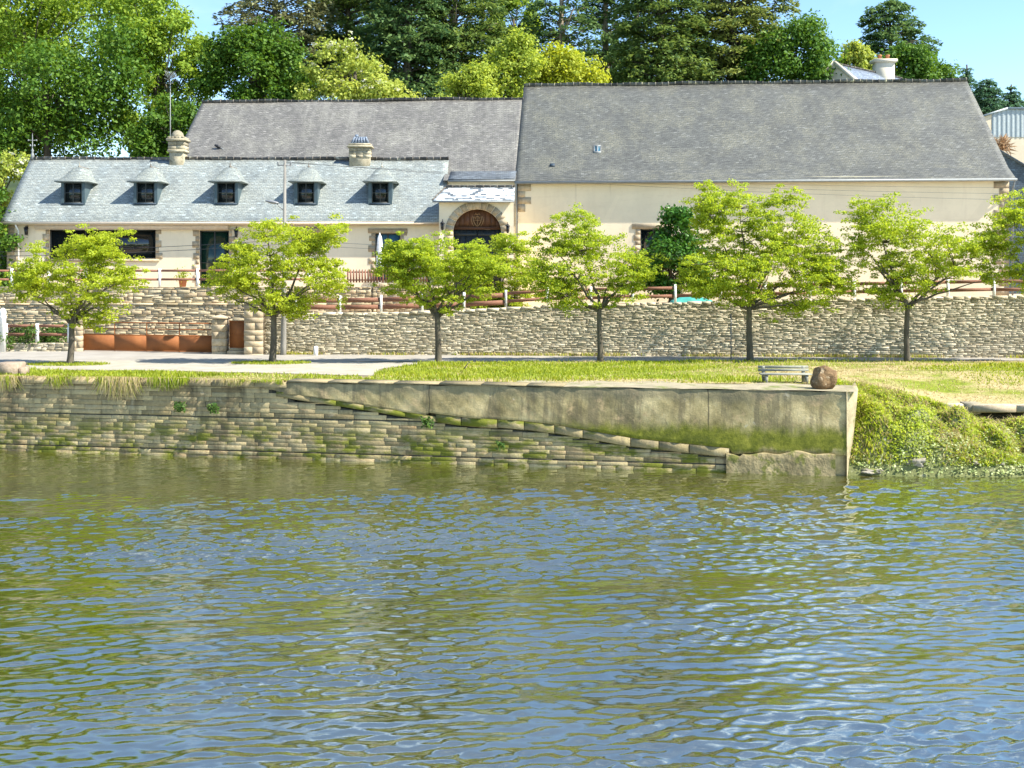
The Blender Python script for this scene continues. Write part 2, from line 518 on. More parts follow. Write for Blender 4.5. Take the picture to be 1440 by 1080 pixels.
leafm = {
    'street': leaf_mat('street_leaves', (.23, .315, .022), (.48, .55, .05), .52),
    'street2': leaf_mat('street_leaves_green', (.19, .29, .022), (.44, .52, .05), .52),
    'bright': leaf_mat('bright_leaves', (.10, .20, .018), (.32, .43, .05), .42, clump=.35),
    'mid': leaf_mat('mid_leaves', (.035, .105, .012), (.13, .24, .026), .32, clump=.35),
    'dark': leaf_mat('dark_leaves', (.030, .095, .008), (.12, .215, .020), .32, clump=.4),
    'laurel': leaf_mat('laurel_leaves', (.018, .085, .008), (.075, .18, .018), .2, .4),
    'pale': leaf_mat('pale_leaves', (.22, .30, .035), (.45, .50, .10), .42, clump=.4),
    'lime': leaf_mat('lime_leaves', (.20, .29, .03), (.40, .47, .07), .45, clump=.4),
    'yellow': leaf_mat('yellow_leaves', (.25, .32, .02), (.46, .49, .05), .45, clump=.4),
    'conifer': leaf_mat('conifer_needles', (.042, .10, .026), (.20, .275, .058), .32, .7, clump=.22),
    'conifer_blue': leaf_mat('blue_conifer_needles', (.032, .095, .034), (.155, .245, .07), .32, .7, clump=.22),
    'conifer_olive': leaf_mat('olive_conifer_needles', (.075, .125, .03), (.28, .32, .075), .3, .7, clump=.22),
    'grey': leaf_mat('grey_conifer_needles', (.09, .105, .045), (.24, .25, .11), .22, .7, clump=.3),
    'fir': leaf_mat('fir_needles', (.05, .13, .06), (.13, .24, .12), .25, .7),
    'blossom': leaf_mat('white_blossom', (.5, .5, .36), (.72, .72, .58), .3),
    'brown': leaf_mat('dead_fronds', (.22, .13, .06), (.45, .30, .16), .2),
    'grass': leaf_mat('grass_blades', (.15, .22, .012), (.38, .42, .04), .4, clump=.7),
    'dry': leaf_mat('dry_grass_blades', (.30, .24, .08), (.55, .45, .22), .3, clump=.7),
    'weed': leaf_mat('bank_weeds', (.20, .30, .018), (.50, .56, .08), .45, clump=.8),
    'kelp': leaf_mat('pale_shore_plants', (.26, .34, .09), (.55, .60, .30), .3, clump=.9),
    'hedge': leaf_mat('hedge_leaves', (.03, .08, .012), (.10, .17, .025), .3),
}

# ------------------------------------------------------------------ foliage


def in_poly(x, y, P):
    ins = np.zeros(len(x), bool)
    n = len(P)
    j = n - 1
    for i in range(n):
        xi, yi = P[i]; xj, yj = P[j]
        c = ((yi > y) != (yj > y)) & (x < (xj - xi) * (y - yi) / (yj - yi + 1e-12) + xi)
        ins ^= c
        j = i
    return ins


def crown_samples(P, n, rng, depth=.9, edge=.0):
    """points inside a crown whose side view is the polygon P (x,z) and whose plan at every height is an ellipse; returns pts and
    how far from the axis (0..1)"""
    P = np.array(P, float)
    lo, hi = P.min(0), P.max(0)
    out = []
    zs = np.linspace(lo[1], hi[1], 60)
    xs = np.linspace(lo[0], hi[0], 160)
    L, R = np.full(60, np.nan), np.full(60, np.nan)
    for i, z in enumerate(zs):
        ii = in_poly(xs, np.full_like(xs, z), P)
        if ii.any(): L[i], R[i] = xs[ii].min(), xs[ii].max()
    ok = ~np.isnan(L)
    got = 0
    res, rad = [], []
    while got < n:
        x = rng.uniform(lo[0], hi[0], 4 * n); z = rng.uniform(lo[1], hi[1], 4 * n)
        k = in_poly(x, z, P)
        x, z = x[k], z[k]
        l = np.interp(z, zs[ok], L[ok]); r = np.interp(z, zs[ok], R[ok])
        c, w = (l + r) / 2, np.maximum((r - l) / 2, .05)
        u = np.clip((x - c) / w, -1, 1)
        half = np.sqrt(1 - u * u)
        v = rng.uniform(-1, 1, len(x)) * half
        rr = np.sqrt(u * u + v * v)
        keep = rng.uniform(0, 1, len(x)) < (1 - edge) + edge * rr
        y = v * w * depth
        res.append(np.stack([x, y, z], 1)[keep]); rad.append(rr[keep])
        got += keep.sum()
    return np.concatenate(res)[:n], np.concatenate(rad)[:n]


def leaf_quads(c, nrm, size, rng, aspect=.55, direction=None):
    """one diamond leaf per centre"""
    n = len(c)
    nrm = nrm / (np.linalg.norm(nrm, axis=1, keepdims=True) + 1e-9)
    d = rng.normal(size=(n, 3)) if direction is None else direction
    d = d - nrm * (d * nrm).sum(1, keepdims=True)
    d /= (np.linalg.norm(d, axis=1, keepdims=True) + 1e-9)
    s = np.cross(nrm, d)
    sz = size[:, None]
    fold = nrm * sz * .12
    V = np.empty((n, 4, 3))
    V[:, 0] = c - d * sz * .5
    V[:, 1] = c + s * sz * aspect * .5 + fold - d * sz * .08
    V[:, 2] = c + d * sz * .5
    V[:, 3] = c - s * sz * aspect * .5 + fold - d * sz * .08
    return V.reshape(-1, 3), np.arange(n * 4).reshape(n, 4)


def clump_leaves(cent, per, rad, flat, size, rng, up=.8, aspect=.6, jitter=.35):
    """leaves in a flattened clump round each centre"""
    k = len(cent)
    r = np.asarray(rad) if np.ndim(rad) else np.full(k, rad)
    idx = np.repeat(np.arange(k), per)
    n = len(idx)
    g = rng.normal(size=(n, 3))
    g /= np.linalg.norm(g, axis=1, keepdims=True)
    g *= (rng.uniform(0, 1, (n, 1)) ** .45)
    off = g * r[idx][:, None]
    off[:, 2] *= flat
    nrm = rng.normal(size=(n, 3)) * (1 - up) + np.array([0, 0, up]) + g * .35
    sz = size * rng.uniform(1 - jitter, 1 + jitter, n)
    return cent[idx] + off, nrm, sz


def px_poly(P, Y): return [((x - CX) * Y / F, CH - (y - HY) * Y / F) for x, y in P]


def link_np(name, V, Fc, mat, parent, smooth=False):
    off = np.array(wloc(parent)) if parent is not None else 0
    return link(name, np_mesh(name, V - off, Fc, mat, None, smooth), parent)


def street_tree(label, bx, by, poly, seed, lm, group='young trees along the quay road', trunk_top=None, base_z=G, trunk_r=.17, clusters=62, per=150, lsize=.10, lean=0.0, limbs=9, name='street_tree', cat='tree'):
    rng = np.random.default_rng(seed)
    clusters = int(clusters * 1.45); trunk_r *= .9
    x0 = xat(bx, by)
    t = thing(name, label, cat, (x0, by, base_z), group)
    P = px_poly(poly, by)
    tips, rad = crown_samples(P, clusters, rng, .5, .8)
    tips[:, 1] += by
    zt = trunk_top if trunk_top is not None else P_min(P) + .4
    crown_c = tips.mean(0)
    wood = MB()
    top = Vector((x0 + lean, by, zt))
    # trunk
    pts, rr = [], []
    nseg = 9
    for i in range(nseg + 1):
        f = i / nseg
        pts.append((x0 + lean * f + .035 * math.sin(3.1 * f + seed), by + .03 * math.sin(4 * f + seed * 2), base_z - .15 + (zt - base_z + .15) * f))
        rr.append(trunk_r * (1.28 if i == 0 else 1.08 if i == 1 else 1 - .26 * f))
    wood.tube(pts, rr, 9)
    # main limbs fan out and rise; every twig leaves the nearest limb
    nodes, nrad = [], []
    zmax = max(z for _, z in P)
    ang0 = rng.uniform(0, 6.28)
    for k in range(limbs):
        a = ang0 + 2 * math.pi * k / limbs + rng.uniform(-.3, .3)
        dirv = np.array([math.cos(a), math.sin(a)])
        proj = (tips[:, :2] - np.array([x0 + lean, by])) @ dirv
        cand = np.argsort(-proj)[:max(3, clusters // limbs)]
        tgt = tips[cand[rng.integers(len(cand))]]
        if k == 0: tgt = tips[np.argmax(tips[:, 2])]
        p0 = np.array(top) + np.array([0, 0, -.25 * rng.uniform(0, 1)])
        p3 = p0 + (tgt - p0) * .82
        mid = p0 + (tgt - p0) * .4 + np.array([0, 0, .20 * np.linalg.norm(tgt - p0) * rng.uniform(-.6, 1)])
        pl, rl = [], []
        for i in range(9):
            f = i / 8
            p = (1 - f) ** 2 * p0 + 2 * f * (1 - f) * mid + f * f * p3 + rng.normal(size=3) * .035 * (f > 0)
            r = trunk_r * (.42 * (1 - f) + .07)
            pl.append(tuple(p)); rl.append(r)
            if i > 0: nodes.append(p); nrad.append(r)
        wood.tube(pl, rl, 6)
    nodes = np.array(nodes)
    extra = []
    for tp in tips:
        d = np.linalg.norm(nodes - tp, axis=1) + 1.2 * np.maximum(0, nodes[:, 2] - tp[2])
        j = int(np.argmin(d))
        p0 = nodes[j]
        L = np.linalg.norm(tp - p0)
        if L < .12: continue
        mid = (p0 + tp) / 2 + rng.normal(size=3) * .09 * L + np.array([0, 0, .05 * L])
        pl = [tuple((1 - f) ** 2 * p0 + 2 * f * (1 - f) * mid + f * f * tp) for f in (0, .25, .5, .75, 1)]
        r0 = min(nrad[j] * .7, .028)
        wood.tube(pl, [r0, r0 * .8, r0 * .6, r0 * .45, .008], 5)
        for f in (.45, .72):
            if L * f > .35: extra.append((1 - f) ** 2 * p0 + 2 * f * (1 - f) * mid + f * f * tp + rng.normal(size=3) * .12)
    wood.build('trunk', M['bark'], t, True, False)
    cent = np.concatenate([tips, np.array(extra)]) if extra else tips
    cr = rng.uniform(.26, .5, len(cent))
    # a few layered sub-clumps per twig end
    sub = np.repeat(cent, 3, 0) + rng.normal(size=(len(cent) * 3, 3)) * np.array([.30, .30, .17])
    c, nr, sz = clump_leaves(sub, int(per / 2.7), np.repeat(cr, 3) * .74, .42, lsize, rng, .5, .62)
    k = rng.uniform(size=len(c)) < 1.0
    V, Fc = leaf_quads(c[k], nr[k], sz[k], rng, .62)
    link_np('crown', V, Fc, lm, t)
    return t


def P_min(P): return min(z for _, z in P)


def hill_z(x, y):
    return 2.2 + 3.4 * min(1, max(0, (y - 60) / 12)) + max(0, (y - 78)) * .28 * (0.4 + .6 * (1 / (1 + math.exp((x - 24) / 6))))


def leafy_tree(name, label, poly, Y, seed, lm, n=9000, lobes=42, lsize=.30, group='trees on the slope behind the roofs', bark='bark', blossom=0, up=.45, lobe=.16, cat='tree', depth=.65, base=None, solid=True):
    """broadleaf crown: many lobes of small leaves over limbs, with gaps between the lobes"""
    rng = np.random.default_rng(seed)
    P = px_poly(poly, Y)
    xs = [p[0] for p in P]; zs = [p[1] for p in P]
    xc = (min(xs) + max(xs)) / 2
    W = (max(xs) - min(xs))
    zb = base if base is not None else hill_z(xc, Y)
    t = thing(name, label, cat, (xc, Y, zb), group)
    pts, rad = crown_samples(P, lobes, rng, depth, .4)
    pts[:, 1] += Y
    wood = MB()
    ztop = max(zs)
    zmid = min(max(min(zs), zb + .5), ztop - .4)
    r0 = max(.08, min(.38, .03 * (ztop - zb) + .05))
    wood.tube([(xc, Y, zb - .4), (xc + .1, Y, (zb + zmid) / 2), (xc, Y + .1, zmid), (xc - .1, Y, zmid + (ztop - zmid) * .55)], [r0 * 1.2, r0, r0 * .8, r0 * .3], 8)
    for p in pts[:min(22, max(10, lobes // 2))]:
        f = rng.uniform(.2, .9)
        a = np.array([xc, Y, zmid + (ztop - zmid) * .5 * f])
        m = (a + p) / 2 + np.array([0, 0, .08 * W])
        wood.tube([tuple(a), tuple(m), tuple(p)], [r0 * .22, r0 * .14, .02], 5)
    wood.build('trunk', M[bark], t, True, False)
    R = lobe * W * rng.uniform(.65, 1.25, lobes) if lobe < 1 else np.full(lobes, lobe)
    R = np.minimum(R, 2.8)
    n = int(n * 1.6)
    idx = rng.choice(lobes, n, p=R ** 2 / (R ** 2).sum())
    g = rng.normal(size=(n, 3)); g /= np.linalg.norm(g, axis=1, keepdims=True)
    g *= rng.uniform(.35, 1, (n, 1)) ** .5
    # finer clumping inside a lobe
    nb = 26
    bump = rng.normal(size=(lobes, nb, 3)); bump /= np.linalg.norm(bump, axis=2, keepdims=True)
    bsel = bump[idx, rng.integers(nb, size=n)]
    g = g * .45 + bsel * rng.uniform(.35, .85, (n, 1)) + rng.normal(size=(n, 3)) * .07
    off = g * R[idx][:, None]
    off[:, 2] *= .78
    c = pts[idx] + off
    nr = bsel * .7 + rng.normal(size=(n, 3)) * (1 - up) + np.array([0, 0, up])
    sz = lsize * rng.uniform(.6, 1.35, n)
    V, Fc = leaf_quads(c, nr, sz, rng, .68)
    link_np('crown', V, Fc, lm, t)
    if blossom:
        kk = np.argsort(-(c[:, 2] * .5 + (Y - c[:, 1]) * .5 + rng.normal(size=n) * 1.2))[:blossom * 9:9]
        cc, nn, ss = clump_leaves(c[kk], 7, .24, .5, .19, rng, .6)
        V, Fc = leaf_quads(cc, nn, ss, rng, .9)
        link_np('blossoms', V, Fc, leafm['blossom'], t)
    return t


def conifer(name, label, poly, Y, seed, lm, sprays=120, per=75, lsize=.42, group='conifers on the ridge behind', bare=0, droop=.25, flat=.14, spread=1.25, gaps=0.0, depth=.8, base=None, axis=None):
    """layered evergreen: flat boughs of narrow sprays reaching out from a straight trunk"""
    rng = np.random.default_rng(seed)
    P = px_poly(poly, Y)
    xs = [p[0] for p in P]; zs = [p[1] for p in P]
    xc = (min(xs) + max(xs)) / 2 if axis is None else xat(axis, Y)
    zb = base if base is not None else hill_z(xc, Y)
    t = thing(name, label, 'tree', (xc, Y, zb), group)
    sprays = int(sprays * 1.35)
    pts, rad = crown_samples(P, sprays, rng, depth, .5)
    pts[:, 1] += Y
    if gaps > 0: pts = pts[rng.uniform(size=len(pts)) > gaps]
    ztop = max(zs)
    wood = MB()
    H = ztop - zb
    r0 = min(.55, .022 * H + .08)
    wood.tube([(xc + .12 * math.sin(i * 1.7 + seed), Y, zb - .5 + (H + .3) * i / 7) for i in range(8)], [r0 * (1.1 - i / 7) + .03 for i in range(8)], 8)
    d = []
    for p in pts:
        a = np.array([xc, Y, max(zb + .5, p[2] - .2 * np.hypot(p[0] - xc, p[1] - Y) - .2)])
        d.append(p - a)
        wood.tube([tuple(a), tuple((a + p) / 2 + np.array([0, 0, .15])), tuple(p)], [.07, .05, .015], 4)
    for k in range(bare):
        a = rng.uniform(0, 6.28)
        z = zb + H * rng.uniform(.55, .95)
        q = np.array([xc + math.cos(a) * rng.uniform(1.5, 3.5), Y + math.sin(a) * 2, z + rng.uniform(.2, 2.2)])
        wood.tube([(xc, Y, z - 1), tuple((q + np.array([xc, Y, z - 1])) / 2 + rng.normal(size=3) * .2), tuple(q)], [.10, .07, .02], 5)
    wood.build('trunk', M['bark_pale'] if bare else M['bark'], t, True, False)
    d = np.array(d)
    d[:, 2] = 0
    d /= (np.linalg.norm(d, axis=1, keepdims=True) + 1e-6)
    idx = np.repeat(np.arange(len(pts)), per)
    n = len(idx)
    side = np.stack([-d[:, 1], d[:, 0], np.zeros(len(d))], 1)
    u = rng.uniform(-1, 1, n); w = rng.normal(size=n) * .5 * (1.1 - .5 * u)
    ln = spread * rng.uniform(.7, 1.3, len(pts))[idx]
    off = d[idx] * (u * ln)[:, None] + side[idx] * (w * ln * .75)[:, None]
    off[:, 2] += -droop * (u + .2) ** 2 * ln + rng.normal(size=n) * flat * ln * .8
    c = pts[idx] + off
    dirv = d[idx] * .8 + side[idx] * (np.sign(w) * .5)[:, None] + rng.normal(size=(n, 3)) * .3
    dirv[:, 2] -= .25
    nr = rng.normal(size=(n, 3)) * .42 + np.array([0, 0, .8])
    V, Fc = leaf_quads(c, nr, lsize * rng.uniform(.5, 1.3, n) * 1.12, rng, .42, dirv)
    link_np('crown', V, Fc, lm, t)
    return t


def blades(name, pts, h, lm, rng, lean=.4, width=.02, kind='stuff', parent=None, label=None, cat=None, h2=None):
    """upright grass blades, each two faces bending over"""
    n = len(pts)
    a = rng.uniform(0, 6.28, n)
    hh = h * rng.uniform(.5, 1.3, n)
    d = np.stack([np.cos(a), np.sin(a), np.zeros(n)], 1)
    s = np.stack([-np.sin(a), np.cos(a), np.zeros(n)], 1)
    ln = lean * rng.uniform(.3, 1.4, n)
    w = (width * rng.uniform(.7, 1.3, n))[:, None]
    V = np.empty((n, 5, 3))
    V[:, 0] = pts - s * w; V[:, 1] = pts + s * w
    m = pts + d * (ln * hh * .35)[:, None]; m[:, 2] += hh * .6
    V[:, 2] = m + s * w * .8; V[:, 3] = m - s * w * .8
    e = pts + d * (ln * hh)[:, None]; e[:, 2] += hh
    V[:, 4] = e
    b = np.arange(n)[:, None] * 5
    Fs = [None] * (2 * n)
    q = (b + np.array([0, 1, 2, 3])); tr = (b + np.array([3, 2, 4]))
    faces = [tuple(x) for x in q.tolist()] + [tuple(x) for x in tr.tolist()]
    o = link(name, np_mesh(name, V.reshape(-1, 3), faces, lm), parent)
    return tag(o, label, cat, None, kind)


# ------------------------------------------------------------------ masonry
def masonry(mb, place, u0, u1, vb, vt, ch, ln, prot, gap, rng, mi=0, jit=.25, inside=None, course=None, bvl=.02, tiltk=.5):
    """irregular stones in rough courses, each one raised on its own; place(u,v,w) -> world; vb/vt: bottom and top as functions of u"""
    v = min(vb(u0), vb(u1))
    vmax = max(vt(u) for u in np.linspace(u0, u1, 40))
    while v < vmax:
        h = rng.uniform(*ch)
        u = u0 - rng.uniform(0, ln[1])
        while u < u1:
            L = rng.uniform(*ln) * (1 if rng.uniform() > .2 else .55)
            a, b = max(u, u0), min(u + L, u1)
            u += L
            if b - a < .05: continue
            um = (a + b) / 2
            lo, hi = max(v, vb(um)), min(v + h, vt(um))
            if hi - lo < .03: continue
            if inside is not None and not inside(um, (lo + hi) / 2): continue
            # now and then a course splits into two thin stones
            parts = [(lo, hi)]
            if jit > .15 and hi - lo > .1 and rng.uniform() < .3:
                sp = lo + (hi - lo) * rng.uniform(.4, .6); parts = [(lo, sp), (sp, hi)]
            for (l2, h2) in parts:
                p = rng.uniform(*prot)
                g = gap * rng.uniform(.6, 1.5)
                j = jit * (h2 - l2)
                J = lambda: rng.uniform(-j, j) * .5
                o = [(a + g + J(), l2 + g * .6 + J()), (b - g + J(), l2 + g * .6 + J()), (b - g + J(), h2 - g * .6 + J()), (a + g + J(), h2 - g * .6 + J())]
                bv = min(bvl, (h2 - l2) * .2, (b - a) * .2)
                i2 = [(o[0][0] + bv, o[0][1] + bv), (o[1][0] - bv, o[1][1] + bv), (o[2][0] - bv, o[2][1] - bv), (o[3][0] + bv, o[3][1] - bv)]
                tilt = rng.uniform(-.35, .35, 2) * p * tiltk
                V = [place(x, y, -.012) for x, y in o]
                V += [place(x, y, max(p - bvl * 1.2, -.010)) for x, y in o]
                V += [place(x, y, p + tilt[0] * (1 if k in (1, 2) else -1) + tilt[1] * (1 if k > 1 else -1)) for k, (x, y) in enumerate(i2)]
                mb.add(V, [(8, 9, 10, 11), (4, 5, 9, 8), (5, 6, 10, 9), (6, 7, 11, 10), (7, 4, 8, 11), (0, 1, 5, 4), (1, 2, 6, 5), (2, 3, 7, 6), (3, 0, 4, 7)], mi)
        v += h


def line_place(p0, p1):
    """u along p0->p1 on the ground, v = height, w = out towards the camera"""
    a, b = np.array(p0[:2], float), np.array(p1[:2], float)
    L = np.linalg.norm(b - a)
    d = (b - a) / L
    n = np.array([d[1], -d[0]])
    return (lambda u, v, w: (a[0] + d[0] * u + n[0] * w, a[1] + d[1] * u + n[1] * w, v)), L, d, n


def wall_body(mb, place, L, vb, vt, thick, n=24, mi=1, top_w=0.02):
    """solid behind the stones"""
    us = np.linspace(0, L, n + 1)
    for a, b in zip(us[:-1], us[1:]):
        mb.hexa([place(a, vb(a), 0), place(b, vb(b), 0), place(b, vb(b), -thick), place(a, vb(a), -thick),
                 place(a, vt(a), 0), place(b, vt(b), 0), place(b, vt(b), -thick), place(a, vt(a), -thick)], mi)

# ================================================================== WORLD, SUN, CAMERA
S = Vector((0.9, -0.30, 1.05)).normalized()          # direction to the sun
W = bpy.data.worlds.new('World')
bpy.context.scene.world = W
W.use_nodes = True
wt = NT(W.node_tree)
bg = W.node_tree.nodes['Background']
sky = wt.n('ShaderNodeTexSky', sky_type='NISHITA')
sky.sun_disc = False
sky.sun_elevation = math.asin(S.z)
sky.sun_rotation = math.atan2(S.x, S.y)
sky.air_density = 1.0
sky.dust_density = .1
sky.ozone_density = 2.5
tc = wt.n('ShaderNodeTexCoord')
mp = wt.n('ShaderNodeMapping'); mp.inputs['Scale'].default_value = (1, 1, 2.6)
wt.l(tc.outputs['Generated'], mp.inputs['Vector'])
cl = wt.step(wt.noise(mp.outputs['Vector'], 2.3, 7, .6, .4), .54, .80)
sz = wt.n('ShaderNodeSeparateXYZ'); wt.l(tc.outputs['Generated'], sz.inputs[0])
low = wt.mix(wt.math('MULTIPLY', cl, .40), wt.hsv(sky.outputs['Color'], .502, 1.12, 1.04), (6.2, 6.6, 7.2))
# fair-weather clouds higher up, above the picture, which the river mirrors
mp2 = wt.n('ShaderNodeMapping'); mp2.inputs['Scale'].default_value = (1, 1, 1.6); mp2.inputs['Location'].default_value = (2.1, .4, 1.3)
wt.l(tc.outputs['Generated'], mp2.inputs['Vector'])
cl2 = wt.math('MULTIPLY', wt.step(wt.noise(mp2.outputs['Vector'], 2.6, 8, .58, .3), .54, .72), wt.step(sz.outputs['Z'], .27, .50))
wt.l(wt.mix(wt.math('MULTIPLY', cl2, .9), low, (8.2, 8.8, 9.6)), bg.inputs['Color'])
bg.inputs['Strength'].default_value = .12

sun = bpy.data.lights.new('sun', 'SUN')
sun.energy = 5.0
sun.angle = math.radians(.53)
sun.color = (1, .955, .87)
so = bpy.data.objects.new('sun', sun)
C.objects.link(so)
so.rotation_euler = S.to_track_quat('Z', 'Y').to_euler()
so.location = (30, -10, 60)

cam = bpy.data.cameras.new('camera')
cam.sensor_width = 36
cam.lens = 36 * F / 1440
cam.shift_y = -(540 - HY) / 1440
cam.clip_start = .1
cam.clip_end = 6000
co = bpy.data.objects.new('camera', cam)
C.objects.link(co)
co.location = (0, 0, CH)
co.rotation_euler = (math.radians(90), 0, 0)
sc = bpy.context.scene
sc.camera = co
sc.view_settings.view_transform = 'Standard'
sc.view_settings.look = 'None'
sc.view_settings.exposure = 1.25
sc.view_settings.gamma = 1
sc.render.engine = 'CYCLES'
sc.cycles.use_denoising = True
sc.cycles.max_bounces = 8
sc.cycles.transparent_max_bounces = 8
sc.cycles.sample_clamp_indirect = 6

# ================================================================== QUAY FRAME
QA = np.array([-18.31, 40.70]); QB = np.array([10.43, 35.5])       # quay front, left picture edge to its outer end
qd = (QB - QA) / np.linalg.norm(QB - QA)
qn = np.array([qd[1], -qd[0]])                                      # towards the water
Q0 = QA - qd * 22                                                   # wall goes on beyond the picture
qplace, _, _, _ = line_place(tuple(Q0), tuple(QB))
QL = np.linalg.norm(QB - Q0)
QZ = 2.62


def q_px(px, py):
    """photo pixel -> (u, z) on the quay front"""
    k = (px - CX) / F
    Y = (QB[0] * qn[0] + QB[1] * qn[1]) / (k * qn[0] + qn[1])
    X = k * Y
    return (X - Q0[0]) * qd[0] + (Y - Q0[1]) * qd[1], CH - (py - HY) * Y / F


def quay_y(x): return Q0[1] + (x - Q0[0]) * qd[1] / qd[0]

# ================================================================== WATER
def build_water():
    rng = np.random.default_rng(3)
    x0, x1, y0, y1 = -27.0, 29.0, 10.0, 46.0
    xs = np.arange(x0, x1 + 1e-6, .075)
    ys = []
    y = y0
    while y < y1:
        ys.append(y); y += .030 + .0020 * (y - y0)
    ys.append(y1)
    ys = np.array(ys)
    X, Y = np.meshgrid(xs, ys)
    H = np.zeros_like(X); DX = np.zeros_like(X); DY = np.zeros_like(X)
    # patches: ruffled and calmer water in long slanting streaks
    def lown(sx, sy, rot, seed):
        r = np.random.default_rng(seed)
        a = np.zeros_like(X)
        xr = X * math.cos(rot) + Y * math.sin(rot); yr = -X * math.sin(rot) + Y * math.cos(rot)
        for k in range(14):
            fx, fy = r.normal() * sx, r.normal() * sy
            a += np.sin(xr * fx + yr * fy + r.uniform(0, 6.28))
        return a / math.sqrt(7)
    patch = lown(.12, .55, .38, 5)
    patch2 = lown(.25, .9, .30, 9)
    amp = np.clip(.85 + .42 * patch + .32 * patch2, .38, 1.8) * np.interp(Y, [18, 37], [1.08, .62])
    for lam_lo, lam_hi, cnt, slope in ((1.4, 3.0, 10, .025), (.5, 1.1, 20, .060), (.22, .45, 50, .180), (.14, .22, 44, .135)):
        for k in range(cnt):
            lam = rng.uniform(lam_lo, lam_hi)
            th = math.radians(90 + 12 + rng.normal() * (15 if lam > .6 else 24))
            kk = 2 * math.pi / lam
            a = slope * math.sqrt(2 / cnt) / kk
            ph = rng.uniform(0, 6.28)
            warp = .35 * patch2 + .2 * patch
            arg = kk * (math.cos(th) * X + math.sin(th) * Y) + ph + warp * rng.uniform(.5, 2)
            am = amp if lam < 1.3 else 1
            H += a * np.sin(arg) * am
            if lam > .2:                                   # crests sharpen, troughs widen
                DX += .9 * a * np.cos(arg) * am * math.cos(th); DY += .9 * a * np.cos(arg) * am * math.sin(th)
    edge = np.minimum(np.minimum(X - x0, x1 - X), np.minimum(Y - y0, y1 - Y))
    H *= np.clip(edge / 1.0, 0, 1); fe = np.clip(edge / 1.0, 0, 1)
    V = np.stack([X + DX * fe, Y + DY * fe, H], 2).reshape(-1, 3)
    ny, nx = X.shape
    i = np.arange(ny - 1)[:, None] * nx + np.arange(nx - 1)[None, :]
    Fc = np.stack([i, i + 1, i + nx + 1, i + nx], 2).reshape(-1, 4)
    B = 700.0
    n0 = len(V)
    ext = [(-B, -B), (B, -B), (B, y0), (-B, y0), (-B, y1), (B, y1), (B, 60), (-B, 60), (x0, y0), (x1, y0), (x0, y1), (x1, y1)]
    V = np.concatenate([V, np.array([(a, b, 0) for a, b in ext])])
    q = np.array([[0, 1, 2, 3], [4, 5, 6, 7], [3, 8, 10, 4], [9, 2, 5, 11]]) + n0
    Fc = np.concatenate([Fc, q])
    m, nt, out = _mat('river_water')
    t = NT(nt)
    v = t.coord('Object')
    col = t.ramp(t.noise(t.coord('Object', (.6, 1, 1)), .25, 4), [(.3, (.042, .036, .003)), (.7, (.076, .064, .009))])
    n1 = t.noise(t.coord('Object', (.45, 1, 1), (0, 0, .2)), 13, 4, .6, .3)
    nb = t.bump(n1, .06, .04)
    df = t.n('ShaderNodeBsdfDiffuse'); t.l(col, df.inputs['Color'])
    gl_ = t.n('ShaderNodeBsdfGlossy'); gl_.inputs['Roughness'].default_value = .025
    gl_.inputs['Color'].default_value = (.86, .97, .94, 1)
    t.l(nb, gl_.inputs['Normal'])
    fr = t.n('ShaderNodeFresnel'); fr.inputs['IOR'].default_value = 1.5; t.l(nb, fr.inputs['Normal'])
    mx = t.n('ShaderNodeMixShader')
    t.l(t.math('ADD', t.math('MULTIPLY', fr.outputs[0], .58), .42), mx.inputs[0])
    t.l(df.outputs[0], mx.inputs[1]); t.l(gl_.outputs[0], mx.inputs[2])
    t.l(mx.outputs[0], out.inputs['Surface'])
    o = link('river_water', np_mesh('river_water', V, Fc, m, None, True))
    tag(o, kind='structure')


build_water()

# ================================================================== GROUND
def sheet(name, pts, z, mat, kind='structure', zf=None):
    mb = MB()
    mb.add([(x, y, z if zf is None else zf(x, y)) for x, y in pts], [tuple(range(len(pts)))])
    o = mb.build(name, mat, None, False, False)
    return tag(o, kind=kind)


def rough_outline(pts, rng, step=.5, amp=.12):
    out = []
    n = len(pts)
    for i in range(n):
        a, b = np.array(pts[i]), np.array(pts[(i + 1) % n])
        k = max(1, int(np.linalg.norm(b - a) / step))
        for j in range(k):
            p = a + (b - a) * j / k
            out.append(tuple(p + rng.normal(size=2) * amp * (0 if j == 0 else 1)))
    return out


FW = line_place((xat(372, 53.8), 53.8), (32.0, 50.55))               # front wall line
fwp, FWL, fwd, fwn = FW
# big ground: from behind the quay line to the horizon
qe = QB + np.array([.0, .0])
inset = .35
sheet('ground', [(-500, quay_y(-500) + 4), (Q0[0], Q0[1] + inset + .2), (QB[0] - .35, QB[1] + inset + .25), (QB[0] - .2, 44.4), (60, 44.4), (500, 44.4), (500, 1800), (-500, 1800)], G - .012, M['soil'])
# road along the wall and the turning place at the left
rng = np.random.default_rng(21)
sheet('road', [(-60, 50.6), (-24, 49.8), (-12, 48.7), (0, 49.2), (14, 49.6), (40, 49.3), (90, 48), (90, 60), (-60, 62)], G - .004, M['tarmac'])
sheet('path', rough_outline([(-40, 45.2), (-20.5, 44.6), (-14.6, 44.1), (-8.5, 42.6), (-4.8, 41.4), (-5.2, 44.5), (-3.7, 48.2), (-9, 49.0), (-40, 51.2)], rng, .7, .10), G, M['gravel'])

